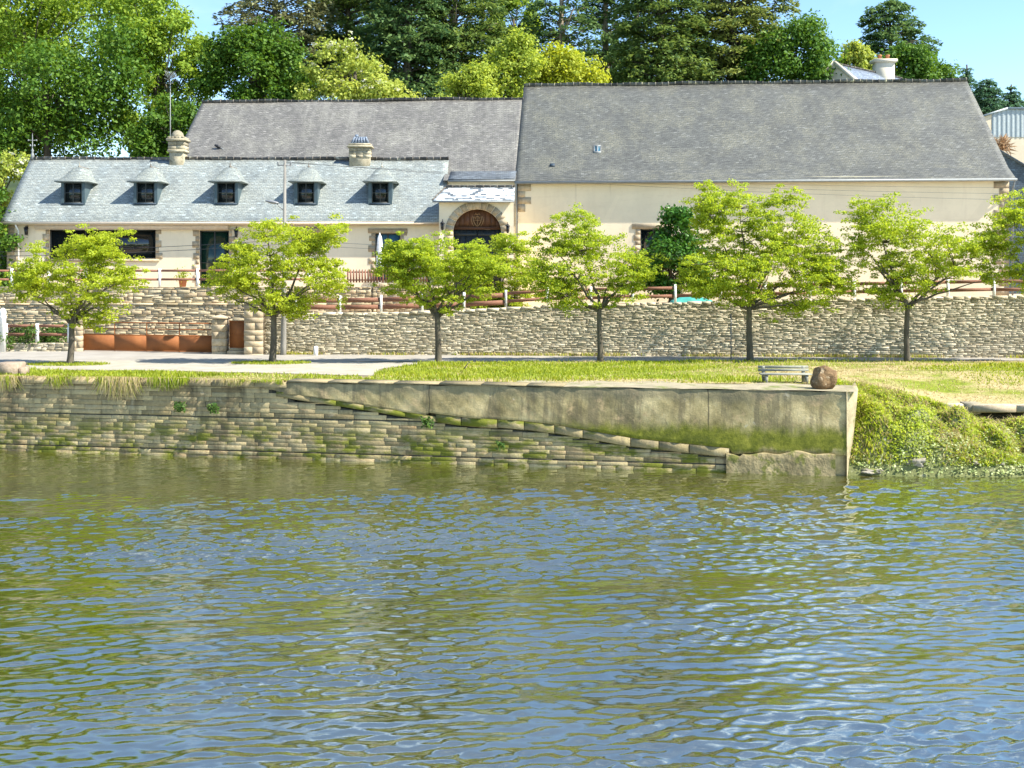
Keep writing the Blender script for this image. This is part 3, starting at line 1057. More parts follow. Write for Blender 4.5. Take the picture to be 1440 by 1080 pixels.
# lawns, with ragged edges
lawn_left = rough_outline([(-40, 45.8), (-19.5, 43.6), (-14, 42.9), (-9.5, 41.6), (-4.9, 41.6), (-2, 38.6), (-4, 38.55), (-12.7, 40.15), (-40, 45.2)], rng, .6, .08)
lawn_left = rough_outline([(-40, 46.2), (-20, 44.2), (-15, 43.6), (-9.5, 42.3), (-5.6, 41.4), (-4.4, 38.8), (-18, 41.3), (-40, 45.4)], rng, .6, .10)
lawn_main = rough_outline([(-5.2, 39.2), (-5.0, 44.6), (-3.2, 48.2), (4, 48.9), (12, 49.3), (22, 49.0), (40, 48.6), (40, 44.2), (10.6, 43.8), (10.1, 38.3), (2.5, 38.25)], rng, .6, .10)
for nm, pl in (('lawn', lawn_left), ('lawn', lawn_main)):
    sheet(nm, pl, G + .006, M['lawn'])


def scatter(poly, n, rng):
    P = np.array(poly)
    lo, hi = P.min(0), P.max(0)
    got = np.zeros((0, 2))
    while len(got) < n:
        x = rng.uniform(lo[0], hi[0], n * 2); y = rng.uniform(lo[1], hi[1], n * 2)
        k = in_poly(x, y, [tuple(p) for p in P])
        got = np.concatenate([got, np.stack([x[k], y[k]], 1)])
    return got[:n]


def lown2(x, y, s, seed):
    r = np.random.default_rng(seed)
    a = np.zeros_like(x)
    for k in range(16):
        fx, fy = r.normal(size=2) * s
        a += np.sin(x * fx + y * fy + r.uniform(0, 6.28))
    return a / 2.83


gl = scatter([p for p in lawn_left], 16000, rng)
gl = gl[(gl[:, 0] > -23)]
gm = scatter([p for p in lawn_main], 46000, rng)
gm = gm[(gm[:, 0] < 26)]
gp = np.concatenate([gl, gm])
dryness = lown2(gp[:, 0] * .6, gp[:, 1] * 1.3, .8, 4) + np.clip((gp[:, 0] - 4) / 12, 0, 1) * .9 + np.clip((44 - gp[:, 1]) / 6, -1, 1) * .35 + rng.normal(size=len(gp)) * .45
wet = gp[dryness < .55]; dr = gp[(dryness >= .55)]
dr = dr[rng.uniform(size=len(dr)) < .45]
hgt = np.full(len(wet), .085) + .05 * np.clip(lown2(wet[:, 0], wet[:, 1], .9, 8), 0, 2)
blades('grass', np.column_stack([wet, np.full(len(wet), G)]), hgt, leafm['grass'], rng, .6, .016)
blades('dry_grass', np.column_stack([dr, np.full(len(dr), G)]), np.full(len(dr), .06), leafm['dry'], rng, .9, .014)

# grass rings round the trunks standing in the gravel
for (bx, by) in ((382, 48.1), (99, 47.3)):
    x0 = xat(bx, by)
    a = rng.uniform(0, 6.28, 1300); r = rng.uniform(0, 1, 1300) ** .5
    p = np.column_stack([x0 + r * np.cos(a) * 1.7, by - .2 + r * np.sin(a) * .9, np.full(1300, G)])
    blades('grass', p, np.full(1300, .09), leafm['grass'], rng, .6, .016)

# ------------------------------------------------------------------ quay wall
def quay():
    rng = np.random.default_rng(11)
    t = thing('quay_wall', 'old stone quay wall with cracked concrete face rising from the river', 'quay', (QA[0], QA[1], 0))
    crack_px = [(385, 556), (400, 562), (440, 566), (500, 575), (545, 583), (600, 592), (660, 600), (720, 603), (770, 608), (830, 618), (900, 630), (960, 636), (1030, 643), (1062, 650)]
    ck = [q_px(*p) for p in crack_px]
    cu = np.array([c[0] for c in ck]); cz = np.array([c[1] for c in ck])
    crack = lambda u: np.interp(u, cu, cz)
    u_start, u_end = cu[0], cu[-1]
    uL = 16.0
    # block masonry below the crack, and to the top on the left
    mb = MB()
    top = lambda u: (QZ - .20) if u < u_start else max(crack(u) - .03, .02)
    face = lambda u, v, w: qplace(u, v, w + .10 * (1 - v / 2.6))          # slight batter
    tiers = lambda u: top(u)
    low = lambda u: min(top(u), 1.36)
    masonry(mb, face, uL, u_end, lambda u: -.45, lambda u: min(top(u), .22), (.16, .24), (.5, 1.3), (.02, .04), .006, rng, 0, .07, bvl=.007)
    masonry(mb, face, uL, u_end, lambda u: .26, low, (.10, .18), (.40, 1.3), (.0, .008), .0035, rng, 0, .09, bvl=.005)
    masonry(mb, face, uL, u_end, lambda u: 1.40, tiers, (.12, .20), (.42, 1.3), (.006, .02), .0045, rng, 0, .10, bvl=.006)
    # one course oversails the one below, half way up on the left
    wall_body(mb, face, u_end, lambda u: -.6, lambda u: top(u) - .005, 1.2, 60, 1)
    mb.build('masonry', [M['quay'], M['mortar_dark']], t)
    # slanting row of large blocks along the crack
    mb = MB()
    bu = u_start + .1
    while bu < u_end - 1.2:
        L = rng.uniform(.8, 1.7)
        b = min(bu + L, u_end - .8)
        h = .30 if bu > cu[5] else .2
        g = .006
        za, zb = crack(bu), crack(b)
        pf = rng.uniform(.044, .056)
        o = [(bu + g, za + .012 + rng.uniform(-.015, .015)), (b - g, zb + .012 + rng.uniform(-.015, .015)), (b - g, zb + h - .008), (bu + g, za + h - .008)]
        V = [face(x, y, -.05) for x, y in o] + [face(x + (.007 if k in (0, 3) else -.007), y + (.008 if k < 2 else -.006), pf) for k, (x, y) in enumerate(o)]
        mb.add(V, [(4, 5, 6, 7), (0, 1, 5, 4), (1, 2, 6, 5), (2, 3, 7, 6), (3, 0, 4, 7)], 0)
        bu = b
    mb.build('slanting_course', [M['quay_slant']], t)
    # the concrete facing above, one grid with a hand-made surface
    mb = MB()
    us = np.linspace(u_start - .3, QL, 150)
    nv = 14
    V = []
    Fs = []
    for i, u in enumerate(us):
        h = .30 if u > cu[5] else .2
        if u < u_end - .8: lo = crack(u) + h
        else: lo = .62 + .03 * math.sin(u * 3)
        lo = min(lo, QZ - .1)
        for j in range(nv + 1):
            z = lo + (QZ - .015 - lo) * j / nv
            w = .052 + .012 * math.sin(u * 1.7 + z * 3) + .010 * math.sin(u * 5.1 - z * 7) + .008 * math.sin(u * 11 + z * 13)
            if j == nv: w -= .03 + .015 * math.sin(u * 9)
            V.append(face(u, z + (.02 * math.sin(u * 2.1) + .012 * math.sin(u * 7.7) if j == nv else 0), w))
    for i in range(len(us) - 1):
        for j in range(nv):
            a = i * (nv + 1) + j
            Fs.append((a, a + nv + 1, a + nv + 2, a + 1))
    # underside lip
    b0 = len(V)
    for i, u in enumerate(us):
        p = V[i * (nv + 1)]
        V.append((p[0] - qn[0] * .12, p[1] - qn[1] * .12, p[2] + .01))
    for i in range(len(us) - 1):
        Fs.append((b0 + i, b0 + i + 1, (i + 1) * (nv + 1), i * (nv + 1)))
    mb.add(V, Fs)
    mb.build('concrete_facing', M['quay_concrete'], t, True)
    # core and top
    mb = MB()
    e = u_start - .3
    mb.hexa([face(e, -.6, -.3), face(QL, -.6, -.03), qplace(QL + .1, -.6, -1.6), qplace(e, -.6, -1.6),
             face(e, QZ - .03, -.3), face(QL, QZ - .03, -.03), qplace(QL + .1, QZ - .03, -1.6), qplace(e, QZ - .03, -1.6)])
    mb.build('core', M['quay_concrete'], t)
    # splayed end face
    mb = MB()
    A, B_ = [], []
    n = 10
    for k in range(n + 1):
        z = -.6 + (QZ + .6) * k / n
        f = k / n
        w = .085 + .10 * (1 - z / 2.6)
        a = qplace(QL, z, w)
        b = qplace(QL + .12 + .33 * f, z, -.55 - .25 * f)
        c = qplace(QL + .55 + .1 * f, z, -3.4)
        A += [a, b, c]
    Fs = []
    for k in range(n):
        for q in range(2):
            i = k * 3 + q
            Fs.append((i, i + 1, i + 4, i + 3))
    Fs.append((n * 3, n * 3 + 1, n * 3 + 2))
    mb.add(A, Fs)
    mb.build('end_face', M['quay_end'], t)
    # pale footing that sticks out at the outer end
    mb = MB()
    us = np.linspace(u_end - .9, QL - .35, 40)
    V, Fs = [], []
    for i, u in enumerate(us):
        zt = .66 + .05 * math.sin(u * 2.3) + .04 * math.sin(u * 6.1) - (.12 if i < 6 else 0)
        for z, w in ((-.6, .20), (.2, .16), (zt * .7, .135), (zt - .04, .125), (zt, .08), (zt, -.02)):
            V.append(face(u, z, w + .02 * math.sin(u * 4 + z * 9)))
    for i in range(len(us) - 1):
        for j in range(5):
            a = i * 6 + j
            Fs.append((a, a + 6, a + 7, a + 1))
    mb.add(V, Fs)
    mb.build('footing', M['quay_footing'], t, False)
    # coping: old slabs on the left, sandy strip on the right
    mb = MB()
    u = uL
    while u < u_start + 9.5:
        L = rng.uniform(.9, 1.9)
        z = QZ + rng.uniform(-.02, .02)
        if u + L > u_start - .2 and u < u_start + .2: z -= .02
        p = rng.uniform(.05, .11)
        a, b = u + .01, u + L - .01
        zb_ = QZ - .19
        if u > u_start: zb_ = QZ + .0; z = QZ + .055 + rng.uniform(-.015, .01); p = .09
        mb.hexa([face(a, zb_, p), face(b, zb_, p), face(b, zb_, -.75), face(a, zb_, -.75), face(a + .01, z, p - .03), face(b - .01, z, p - .03), face(b, z, -.75), face(a, z, -.75)])
        u += L
    mb.build('coping', M['quay_crack'], t)
    mb = MB()
    us = np.linspace(u_start + 8.2, QL + .35, 40)
    V, Fs = [], []
    for i, u in enumerate(us):
        for k, w in enumerate((.06, -.5, -1.2, -2.0 - .35 * math.sin(u * 1.3) - .2 * math.sin(u * 3.1))):
            V.append(qplace(u, QZ + (.012 if k else .0) + .012 * math.sin(u * 2.3 + k), w))
    for i in range(len(us) - 1):
        for j in range(3):
            a = i * 4 + j
            Fs.append((a, a + 4, a + 5, a + 1))
    mb.add(V, Fs)
    mb.build('top_slab', M['quay_top'], t)
    return t, u_start, crack


M['quay_end'] = mottled('end_concrete', (.22, .18, .10), (.40, .33, .20), 2.0, .92, 0, .8, 9, spots=(2.5, .55, .65, (.16, .15, .05)))
M['quay_footing'] = mottled('footing_stone', (.15, .118, .055), (.36, .29, .145), 3.2, .92, 0, 1.0, 8, spots=(2.2, .50, .60, (.13, .13, .03)))
quay_o, U_START, crack_f = quay()

# dry grass hanging over the coping on the left
def hanging_grass():
    rng = np.random.default_rng(5)
    n = 3400
    u = rng.uniform(16, U_START + .4, n * 2)
    dens = .35 + .6 * np.sin(u * 1.1) * np.sin(u * .37 + 1) + .5 * np.sin(u * 2.9) + .35 * np.sin(u * 6.7 + 2)
    u = u[rng.uniform(size=len(u)) < np.clip(dens, .06, 1)][:n]
    n = len(u)
    amt = np.clip(.5 + .5 * np.sin(u * 1.1) * np.sin(u * .37 + 1) + .35 * np.sin(u * 2.9), .15, 1.2)
    fade = np.clip((U_START + .5 - u) / 6, .35, 1)
    ln = rng.uniform(.08, .50, n) ** 1.25 * 1.5 * (amt * .9 + .15) * fade
    V = np.empty((n, 6, 3))
    w0 = rng.uniform(-.45, .06, n)
    for k in range(n):
        side = rng.normal() * .55
        out = .10 + rng.uniform(.03, .13)
        p0 = qplace(u[k], QZ + rng.uniform(-.02, .03), w0[k])
        p1 = qplace(u[k] + side * .3 * ln[k], QZ + .05 + rng.uniform(0, .06), out)
        p2 = qplace(u[k] + side * ln[k], QZ - ln[k], out + .05 * rng.uniform(-.5, 1))
        wd = rng.uniform(.008, .018)
        for j, p in enumerate((p0, p1, p2)):
            ww = wd * (1, .9, .3)[j]
            V[k, 2 * j] = (p[0] - qd[0] * ww, p[1] - qd[1] * ww, p[2])
            V[k, 2 * j + 1] = (p[0] + qd[0] * ww, p[1] + qd[1] * ww, p[2])
    b = np.arange(n)[:, None] * 6
    Fc = np.concatenate([b + np.array([0, 1, 3, 2]), b + np.array([2, 3, 5, 4])])
    k = rng.uniform(size=n) < .5 + .4 * np.sin(u * 1.7)
    kk = np.concatenate([k, k])
    for nm, mk, mt in (('dry_grass', kk, 'dry'), ('grass', ~kk, 'grass')):
        sel = Fc[mk]
        used, inv = np.unique(sel, return_inverse=True)
        o = link(nm, np_mesh(nm, V.reshape(-1, 3)[used], inv.reshape(sel.shape), leafm[mt]))
        tag(o, kind='stuff')


hanging_grass()


# small plants rooted in the quay joints
def joint_plant(px, py, r, seed, label, m='hedge', n=90):
    rng = np.random.default_rng(seed)
    u, z = q_px(px, py)
    p = qplace(u, z, .16)
    c = np.array([qplace(u + np.clip(rng.normal(), -1.6, 1.6) * r * .8, z + np.clip(rng.normal(), -1.6, 1.6) * r * .7 - .1 * r, .16 + abs(rng.normal()) * r * .5) for _ in range(n)])
    nr = rng.normal(size=(n, 3)) * .5 + np.array([0, -.6, .6])
    V, Fc = leaf_quads(c, nr, rng.uniform(.09, .17, n), rng, .5)
    o = link('wall_weed', np_mesh('wall_weed', V, Fc, leafm[m]))
    return tag(o, label, 'plant', 'weeds rooted in the quay wall')


joint_plant(603, 592, .15, 1, 'green tuft growing from the sloping crack in the quay wall')
joint_plant(257, 571, .14, 2, 'leafy green weed hanging among dry grass on the quay wall')
joint_plant(303, 573, .14, 3, 'sprawling weed right of the leafy one below the quay coping')
joint_plant(705, 625, .10, 4, 'low weed on the mossy lower courses of the quay', n=40)

# ------------------------------------------------------------------ bank at the right
SLAB_Y = 39.4


def bank_z(x, y):
    x = np.asarray(x, float); y = np.asarray(y, float)
    # lawn falling gently towards the slab
    zl = 2.600 - .85 * np.clip((43.6 - y) / 4.2, 0, 1) ** 1.2 * np.clip((x - 11.5) / 4, .12, 1)
    # mound in front
    crest = np.interp(x, [10, 11, 12.5, 14.0, 15.5, 18, 24], [2.5, 2.36, 2.15, 1.75, 1.45, 1.10, .85])
    yc = np.interp(x, [10, 14, 20], [38.0, 37.6, 37.4])
    yw = np.interp(x, [10, 13, 17, 24], [35.55, 35.3, 35.1, 34.8])
    f = np.clip((y - yw) / (yc - yw), -1.2, 1)
    zm = crest * np.where(f > 0, np.sin(np.clip(f, 0, 1) * math.pi / 2) ** .9, f * .6)
    zm = zm + .30 * lown2(x, y, 1.4, 12) * np.clip(f * 2, 0, 1) * np.clip((40 - y) / 2, 0, 1) + .15 * lown2(x, y, 3.2, 13) * np.clip(f * 3, 0, 1) * np.clip((40 - y) / 2, 0, 1)
    # hollow between the slab and the mound on the far right
    hol = np.clip((x - 14.2) / 1.2, 0, 1) * np.exp(-((y - 39.0) / .75) ** 2)
    s = np.clip((y - yc) / (SLAB_Y - .1 - yc), 0, 1)
    s = s * s * (3 - 2 * s)
    z = zm * (1 - s) + zl * s
    back = y > SLAB_Y + .15
    z = z - np.where(back, 0, hol * .95)
    return z


def build_bank():
    xs = np.linspace(9.6, 34, 230); ys = np.concatenate([np.linspace(33.8, 41, 110), np.linspace(41.1, 45.2, 22)])
    X, Y = np.meshgrid(xs, ys)
    Z = bank_z(X, Y)
    V = np.stack([X, Y, Z], 2).reshape(-1, 3)
    nx = len(xs)
    i = np.arange(len(ys) - 1)[:, None] * nx + np.arange(nx - 1)[None, :]
    Fc = np.stack([i, i + 1, i + nx + 1, i + nx], 2).reshape(-1, 4)
    m = np.where(V[Fc[:, 0], 1] > SLAB_Y + .1, 1, 0)
    o = link('river_bank', np_mesh('river_bank', V, Fc, [M['mud'], M['lawn']], m, True))
    tag(o, kind='structure')
    rng = np.random.default_rng(31)
    # grass on the slope; thick mats, bare hollows, pale leafy plants by the water
    n = 64000
    x = rng.uniform(10.6, 26, n); y = rng.uniform(34.9, 39.2, n)
    z = bank_z(x, y)
    d = lown2(x, y, 1.3, 41)
    k = (z > .28) & (d > -1.5)
    k &= ~((x > 15) & (y > 38.2) & (z < 1.0))
    P = np.column_stack([x, y, z])[k]
    h = .085 + .05 * np.clip(d[k], -1, 1.5)
    blades('bank_grass', P, h, leafm['weed'], rng, 1.4, .018)
    d2 = lown2(P[:, 0], P[:, 1], .9, 77)
    dk = P[(d2 > .35) & (rng.uniform(size=len(P)) < .30)]
    blades('dry_bank_grass', dk, np.full(len(dk), .2), leafm['dry'], rng, 1.3, .012)
    n = 14000
    x = rng.uniform(10.7, 26, n); y = rng.uniform(34.8, 37.6, n)
    z = bank_z(x, y)
    dd = lown2(x, y, 2.0, 47)
    k = (z > .0) & (z < .95 + .25 * dd)
    c = np.column_stack([x, y, z])[k] + rng.normal(size=(k.sum(), 3)) * np.array([.05, .05, .02]) + np.array([0, 0, .07])
    nr = rng.normal(size=(len(c), 3)) * .4 + np.array([0, -.1, .8])
    V, Fc = leaf_quads(c, nr, rng.uniform(.06, .13, len(c)), rng, .6)
    n2 = 26000
    x = rng.uniform(10.7, 26, n2); y = rng.uniform(35.0, 38.9, n2)
    z = bank_z(x, y)
    kk = (z > .35) & (lown2(x, y, 1.6, 51) > -.55)
    kk &= ~((x > 15) & (y > 38.2) & (z < 1.0))
    c2 = np.column_stack([x, y, z])[kk] + rng.normal(size=(kk.sum(), 3)) * .04 + np.array([0, 0, .09])
    V2, F2 = leaf_quads(c2, rng.normal(size=(len(c2), 3)) * .5 + np.array([.2, -.2, .7]), rng.uniform(.06, .13, len(c2)), rng, .5)
    tag(link('bank_weeds', np_mesh('bank_weeds', V2, F2, leafm['weed'])), kind='stuff')
    o = link('shore_plants', np_mesh('shore_plants', V, Fc, leafm['kelp']))
    tag(o, kind='stuff')
    n = 9000
    x = rng.uniform(9.8, 26, n); y = rng.uniform(39.7, 43.9, n)
    P = np.column_stack([x, y, bank_z(x, y)])
    dryk = (lown2(x * .6, y * 1.3, .8, 4) + .5 + rng.normal(size=n) * .4) > .2
    blades('dry_grass', P[dryk][::2], np.full(len(P[dryk][::2]), .06), leafm['dry'], rng, .9, .013)
    blades('grass', P[~dryk], np.full((~dryk).sum(), .08), leafm['grass'], rng, .7, .015)


build_bank()

# stone slab bridge over the dark outlet
def slab_culvert():
    t = thing('stone_culvert', 'pale stone slab edge over a dark outlet in the grassy bank', 'culvert', (18, SLAB_Y, 1.2))
    mb = MB()
    x = 15.9
    rng = np.random.default_rng(2)
    while x < 27:
        L = rng.uniform(1.2, 2.2)
        mb.box(x + .01, x + L - .01, SLAB_Y - .25, SLAB_Y + .55, 1.53 + rng.uniform(-.01, .01), 1.78 + rng.uniform(-.015, .015), 0, .025)
        x += L
    mb.build('slab', M['granite'], t)
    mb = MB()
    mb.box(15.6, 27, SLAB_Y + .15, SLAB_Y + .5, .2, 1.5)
    mb.build('shade_backing', M['mortar_dark'], t)  # near-black face stands in for the shade inside the outlet
    mb = MB()
    x = 13.2
    while x < 15.7:
        L = rng.uniform(.4, .8)
        mb.box(x, x + L - .02, SLAB_Y - .1 + rng.uniform(-.05, .05), SLAB_Y + .4, 1.45, 1.83 + rng.uniform(-.05, .03), 0, .03)
        x += L
    mb.build('kerb', M['granite_lich'], t)
    return t


slab_culvert()


def rock(name, label, cat, c, r, mat, seed, squash=(1, 1, 1), rough=.16, group=None, n=26, power=2.6):
    """squarish boulder: a rounded block with broken faces"""
    rng = np.random.default_rng(seed)
    V, Fs = [], []
    dirs = rng.normal(size=(9, 3)); dirs /= np.linalg.norm(dirs, axis=1, keepdims=True)
    cut = rng.uniform(.72, .98, 9)
    fr = rng.normal(size=(14, 3)) * 3.0; ph = rng.uniform(0, 6.28, 14)
    for i in range(n + 1):
        th = math.pi * i / n
        for j in range(2 * n):
            p = 2 * math.pi * j / (2 * n)
            d = np.array([math.sin(th) * math.cos(p), math.sin(th) * math.sin(p), math.cos(th)])
            k = (abs(d) ** power).sum() ** (-1 / power)
            for q in range(9):
                dt = d @ dirs[q]
                if dt > 1e-3: k = min(k, cut[q] * 1.12 / dt)
            k *= 1 + rough * .25 * sum(math.sin(fr[a] @ d + ph[a]) for a in range(14)) / 3.7
            V.append(tuple(c[a] + d[a] * k * r * squash[a] for a in range(3)))
    m = 2 * n
    for i in range(n):
        for j in range(m):
            Fs.append((i * m + j, (i + 1) * m + j, (i + 1) * m + (j + 1) % m, i * m + (j + 1) % m))
    mb = MB(); mb.add(V, Fs)
    o = mb.build(name, mat, None, True, False)
    return tag(o, label, cat, group)


bp = at(1158, 537, 36.3)
rock('boulder', 'squat brown boulder on the outer corner of the quay', 'boulder', (bp[0], 36.35, QZ + .33), .42, M['boulder'], 14, (.86, .8, .98), .55, n=40, power=3.5)
bk = at(1318, 650, 36.0)
rock('boulder', 'pale rock lying among the plants at the waterline', 'rock', (bk[0], 35.95, .52), .30, M['block'], 9, (1.2, .8, .6), .5)
rng = np.random.default_rng(77)
for i, (px, py) in enumerate(((1290, 662), (1408, 655), (1225, 668), (1372, 668))):
    p = at(px, py, 35.5)
    lab = ['small pale stone just left of the large waterline rock', 'small pale stone at the waterline near the right picture edge', 'small pale stone at the waterline beside the quay end', 'small flat stone half under water below the shore plants'][i]
    rock('shore_stone', lab, 'stone', (p[0], 35.5, float(bank_z(p[0], 35.5)) + .0), [.19, .12, .16, .13][i], M['shore_rock'], 20 + i, [(1.5, .9, .5), (.9, .8, .45), (1.9, 1, .5), (.8, 1, .4)][i], 1.1, 'stones along the shore', 18)


# concrete mooring block at the left edge
def mooring_block():
    t = at(12, 527, 42.0)
    mb = MB()
    x = t[0]
    mb.box(x - .42, x + .36, 41.8, 42.7, G - .1, G + .44, 0, .05)
    mb.box(x + .37, x + .56, 41.95, 42.5, G - .1, G + .27, 0, .05)
    o = mb.build('concrete_block', M['block'])
    tag(o, 'worn pinkish concrete block at the left end of the grass', 'block')


mooring_block()


def stake():
    p = at(656, 522, 44.2)
    mb = MB()
    x, y = p[0], 44.2
    mb.tube([(x - .14, y, G + .0), (x - .02, y, G + .16), (x + .10, y, G + .30)], [.018, .016, .012], 6)
    mb.tube([(x - .06, y - .1, G + .01), (x - .02, y, G + .16), (x + .06, y + .08, G + .12)], .010, 5)
    mb.tube([(x + .1, y, G + .3), (x + .18, y + .02, G + .26)], .012, 5)
    o = mb.build('iron_stake', M['iron'])
    tag(o, 'small bent dark iron stake standing in the grass', 'stake')


stake()


# ------------------------------------------------------------------ bench
def bench():
    Y = 38.6
    xc = xat(1104, Y)
    z = G + .01
    t = thing('park_bench', 'low weathered pale wooden bench facing the river on the grass', 'bench', (xc, Y, z))
    w = .86
    mb = MB()
    for k in range(3):
        y0 = Y - .26 + k * .15
        mb.box(xc - w, xc + w, y0, y0 + .125, z + .27 + .004 * k, z + .31 + .004 * k, 0, .008)
    mb.build('seat', M['wood_grey'], t)
    mb = MB()
    for k in range(2):
        zz = z + .37 + k * .10
        yy = Y + .22 + k * .03
        mb.hexa([(xc - w, yy, zz), (xc + w, yy, zz), (xc + w, yy + .035, zz), (xc - w, yy + .035, zz), (xc - w, yy + .025, zz + .085), (xc + w, yy + .025, zz + .085), (xc + w, yy + .06, zz + .085), (xc - w, yy + .06, zz + .085)])
    mb.build('backrest', M['wood_grey'], t)
    for s in (-1, 1):
        x = xc + s * (w - .18)
        mb = MB()
        mb.box(x - .05, x + .05, Y - .24, Y - .14, z - .02, z + .265, 0, .01)
        mb.box(x - .05, x + .05, Y - .14, Y + .16, z + .19, z + .26, 0, .01)
        mb.hexa([(x - .05, Y + .16, z - .02), (x + .05, Y + .16, z - .02), (x + .05, Y + .24, z - .02), (x - .05, Y + .24, z - .02),
                 (x - .05, Y + .265, z + .54), (x + .05, Y + .265, z + .54), (x + .05, Y + .33, z + .54), (x - .05, Y + .33, z + .54)])
        mb.build('leg', M['wood_grey'], t)


bench()

# ================================================================== WALLS ALONG THE ROAD
top_pts = [(372, 4.47), (480, 4.50), (560, 4.54), (700, 4.72), (760, 4.86), (900, 4.97), (1020, 5.07), (1200, 5.2), (1440, 5.33), (1700, 5.4)]


def fw_u(px):
    k = (px - CX) / F
    a = fwp(0, 0, 0)
    Y = (a[0] * fwn[0] + a[1] * fwn[1]) / (k * fwn[0] + fwn[1])
    return (k * Y - a[0]) * fwd[0] + (Y - a[1]) * fwd[1]


ftop_u = [fw_u(p) for p, _ in top_pts]
ftop = lambda u: float(np.interp(u, ftop_u, [z for _, z in top_pts]))


def front_wall():
    rng = np.random.default_rng(8)
    t = thing('retaining_wall', 'long rubble stone wall along the road under the brown-railed fence', 'wall', fwp(0, G, 0))
    mb = MB()
    u1 = FWL - .5
    wv = lambda u: ftop(u) + .03 * math.sin(u * 2.7) + .025 * math.sin(u * 6.3)
    masonry(mb, fwp, 0, u1, lambda u: G - .08, wv, (.04, .095), (.14, .55), (.0, .026), .006, rng, 0, .42)
    # rough cap stones
    u = 0
    while u < u1:
        L = rng.uniform(.25, .7)
        z = ftop(u + L / 2)
        a, b = u + .01, min(u + L - .01, u1)
        h = rng.uniform(.03, .09)
        p = rng.uniform(.0, .05)
        mb.hexa([fwp(a, z - .06, p), fwp(b, z - .06, p), fwp(b, z - .06, -.45), fwp(a, z - .06, -.45), fwp(a + .02, z + h, p - .03), fwp(b - .02, z + h, p - .03), fwp(b, z + h, -.45), fwp(a, z + h, -.45)], 0)
        u += L
    wall_body(mb, fwp, u1, lambda u: G - .3, lambda u: wv(u) - .03, .45, 60, 1)
    mb.build('stonework', [M['rubble'], M['mortar']], t)
    return t


front_wall()
rng = np.random.default_rng(90)
uu = rng.uniform(.5, FWL - 2, 5200)
uu = uu[np.sin(uu * 1.3) + np.sin(uu * .47 + 2) + rng.normal(size=len(uu)) * .6 > -.2]
ww = np.abs(rng.normal(size=len(uu))) * .16 + .03
P_ = np.array([fwp(a, G, b) for a, b in zip(uu, ww)])
blades('verge_grass', P_[::2], np.full(len(P_[::2]), .16), leafm['dry'], rng, .8, .016)
blades('verge_grass', P_[1::2], np.full(len(P_[1::2]), .14), leafm['grass'], rng, .8, .016)


def rail_fence(name, label, place, us, zf, ph, rails, post_w=.11, round_top=False, rail_w=.10, group=None, w0=-.2, first_last=True):
    p = place(us[0], zf(us[0]), w0)
    t = thing(name, label, 'fence', p, group)
    for u in us:
        mb = MB()
        z = zf(u)
        a = post_w / 2
        q = [place(u - a, z - .12, w0 + a), place(u + a, z - .12, w0 + a), place(u + a, z - .12, w0 - a), place(u - a, z - .12, w0 - a)]
        q2 = [place(u - a, z + ph - .03, w0 + a), place(u + a, z + ph - .03, w0 + a), place(u + a, z + ph - .03, w0 - a), place(u - a, z + ph - .03, w0 - a)]
        b = a * .72
        q3 = [place(u - b, z + ph, w0 + b), place(u + b, z + ph, w0 + b), place(u + b, z + ph, w0 - b), place(u - b, z + ph, w0 - b)]
        mb.hexa(q + q2)
        mb.add(q2 + q3, [(0, 1, 5, 4), (1, 2, 6, 5), (2, 3, 7, 6), (3, 0, 4, 7), (4, 5, 6, 7)])
        mb.build('post', M['post'], t)
    for (c, h) in rails:
        for k, (a, b) in enumerate(zip(us[:-1], us[1:])):
            mb = MB()
            za, zb = zf(a) + c, zf(b) + c + .012 * math.sin(a * 5)
            e = .003
            a2, b2 = a + post_w / 2 + e, b - post_w / 2 - e
            lo, hi = -h / 2, h / 2
            mb.hexa([place(a2, za + lo, w0 + .03), place(b2, zb + lo, w0 + .03), place(b2, zb + lo, w0 - .03), place(a2, za + lo, w0 - .03),
                     place(a2, za + hi, w0 + .03), place(b2, zb + hi, w0 + .03), place(b2, zb + hi, w0 - .03), place(a2, za + hi, w0 - .03)])
            mb.build('rail', M['rail'], t)
    return t


fposts = [415, 477, 535, 593, 652, 711, 770, 831, 890, 950, 1014, 1077, 1140, 1203, 1269, 1335, 1400, 1466, 1532]
fus = [fw_u(p) for p in fposts]
rail_fence('rail_fence', 'white-post fence with broad brown rails on the roadside wall before the gateway', fwp, fus[:6], lambda u: ftop(u) + .03, .84, [(.28, .22), (.62, .22)])
rail_fence('rail_fence', 'fence of white posts and brown rails along the wall before the large barn', fwp, fus[5:], lambda u: ftop(u) + .03 if u > fus[5] + .01 else ftop(u) + .03, .86, [(.33, .15), (.70, .15)])

# ------------------------------------------------------------------ terraces behind
TZ = 5.72
sheet('terrace', [(-60, 60.3), (-6.9, 60.3), (-6.9, 63.0), (-4.2, 63.0), (-4.2, 90), (-60, 90)], TZ, M['terrace'])
mb = MB()
N = 40
V, Fs = [], []
for i in range(N + 1):
    u = -1 + (FWL + 10) * i / N
    a = fwp(u, ftop(u) - .12, -.45)
    V += [a, (a[0] + .5, 64.5, a[2] + .0), (a[0] + .5, 92, a[2])]
for i in range(N):
    for j in range(2): Fs.append((i * 3 + j, i * 3 + 3 + j, i * 3 + 4 + j, i * 3 + 1 + j))
mb.add(V, Fs)
tag(mb.build('terrace', M['terrace'], None, False, False), kind='structure')


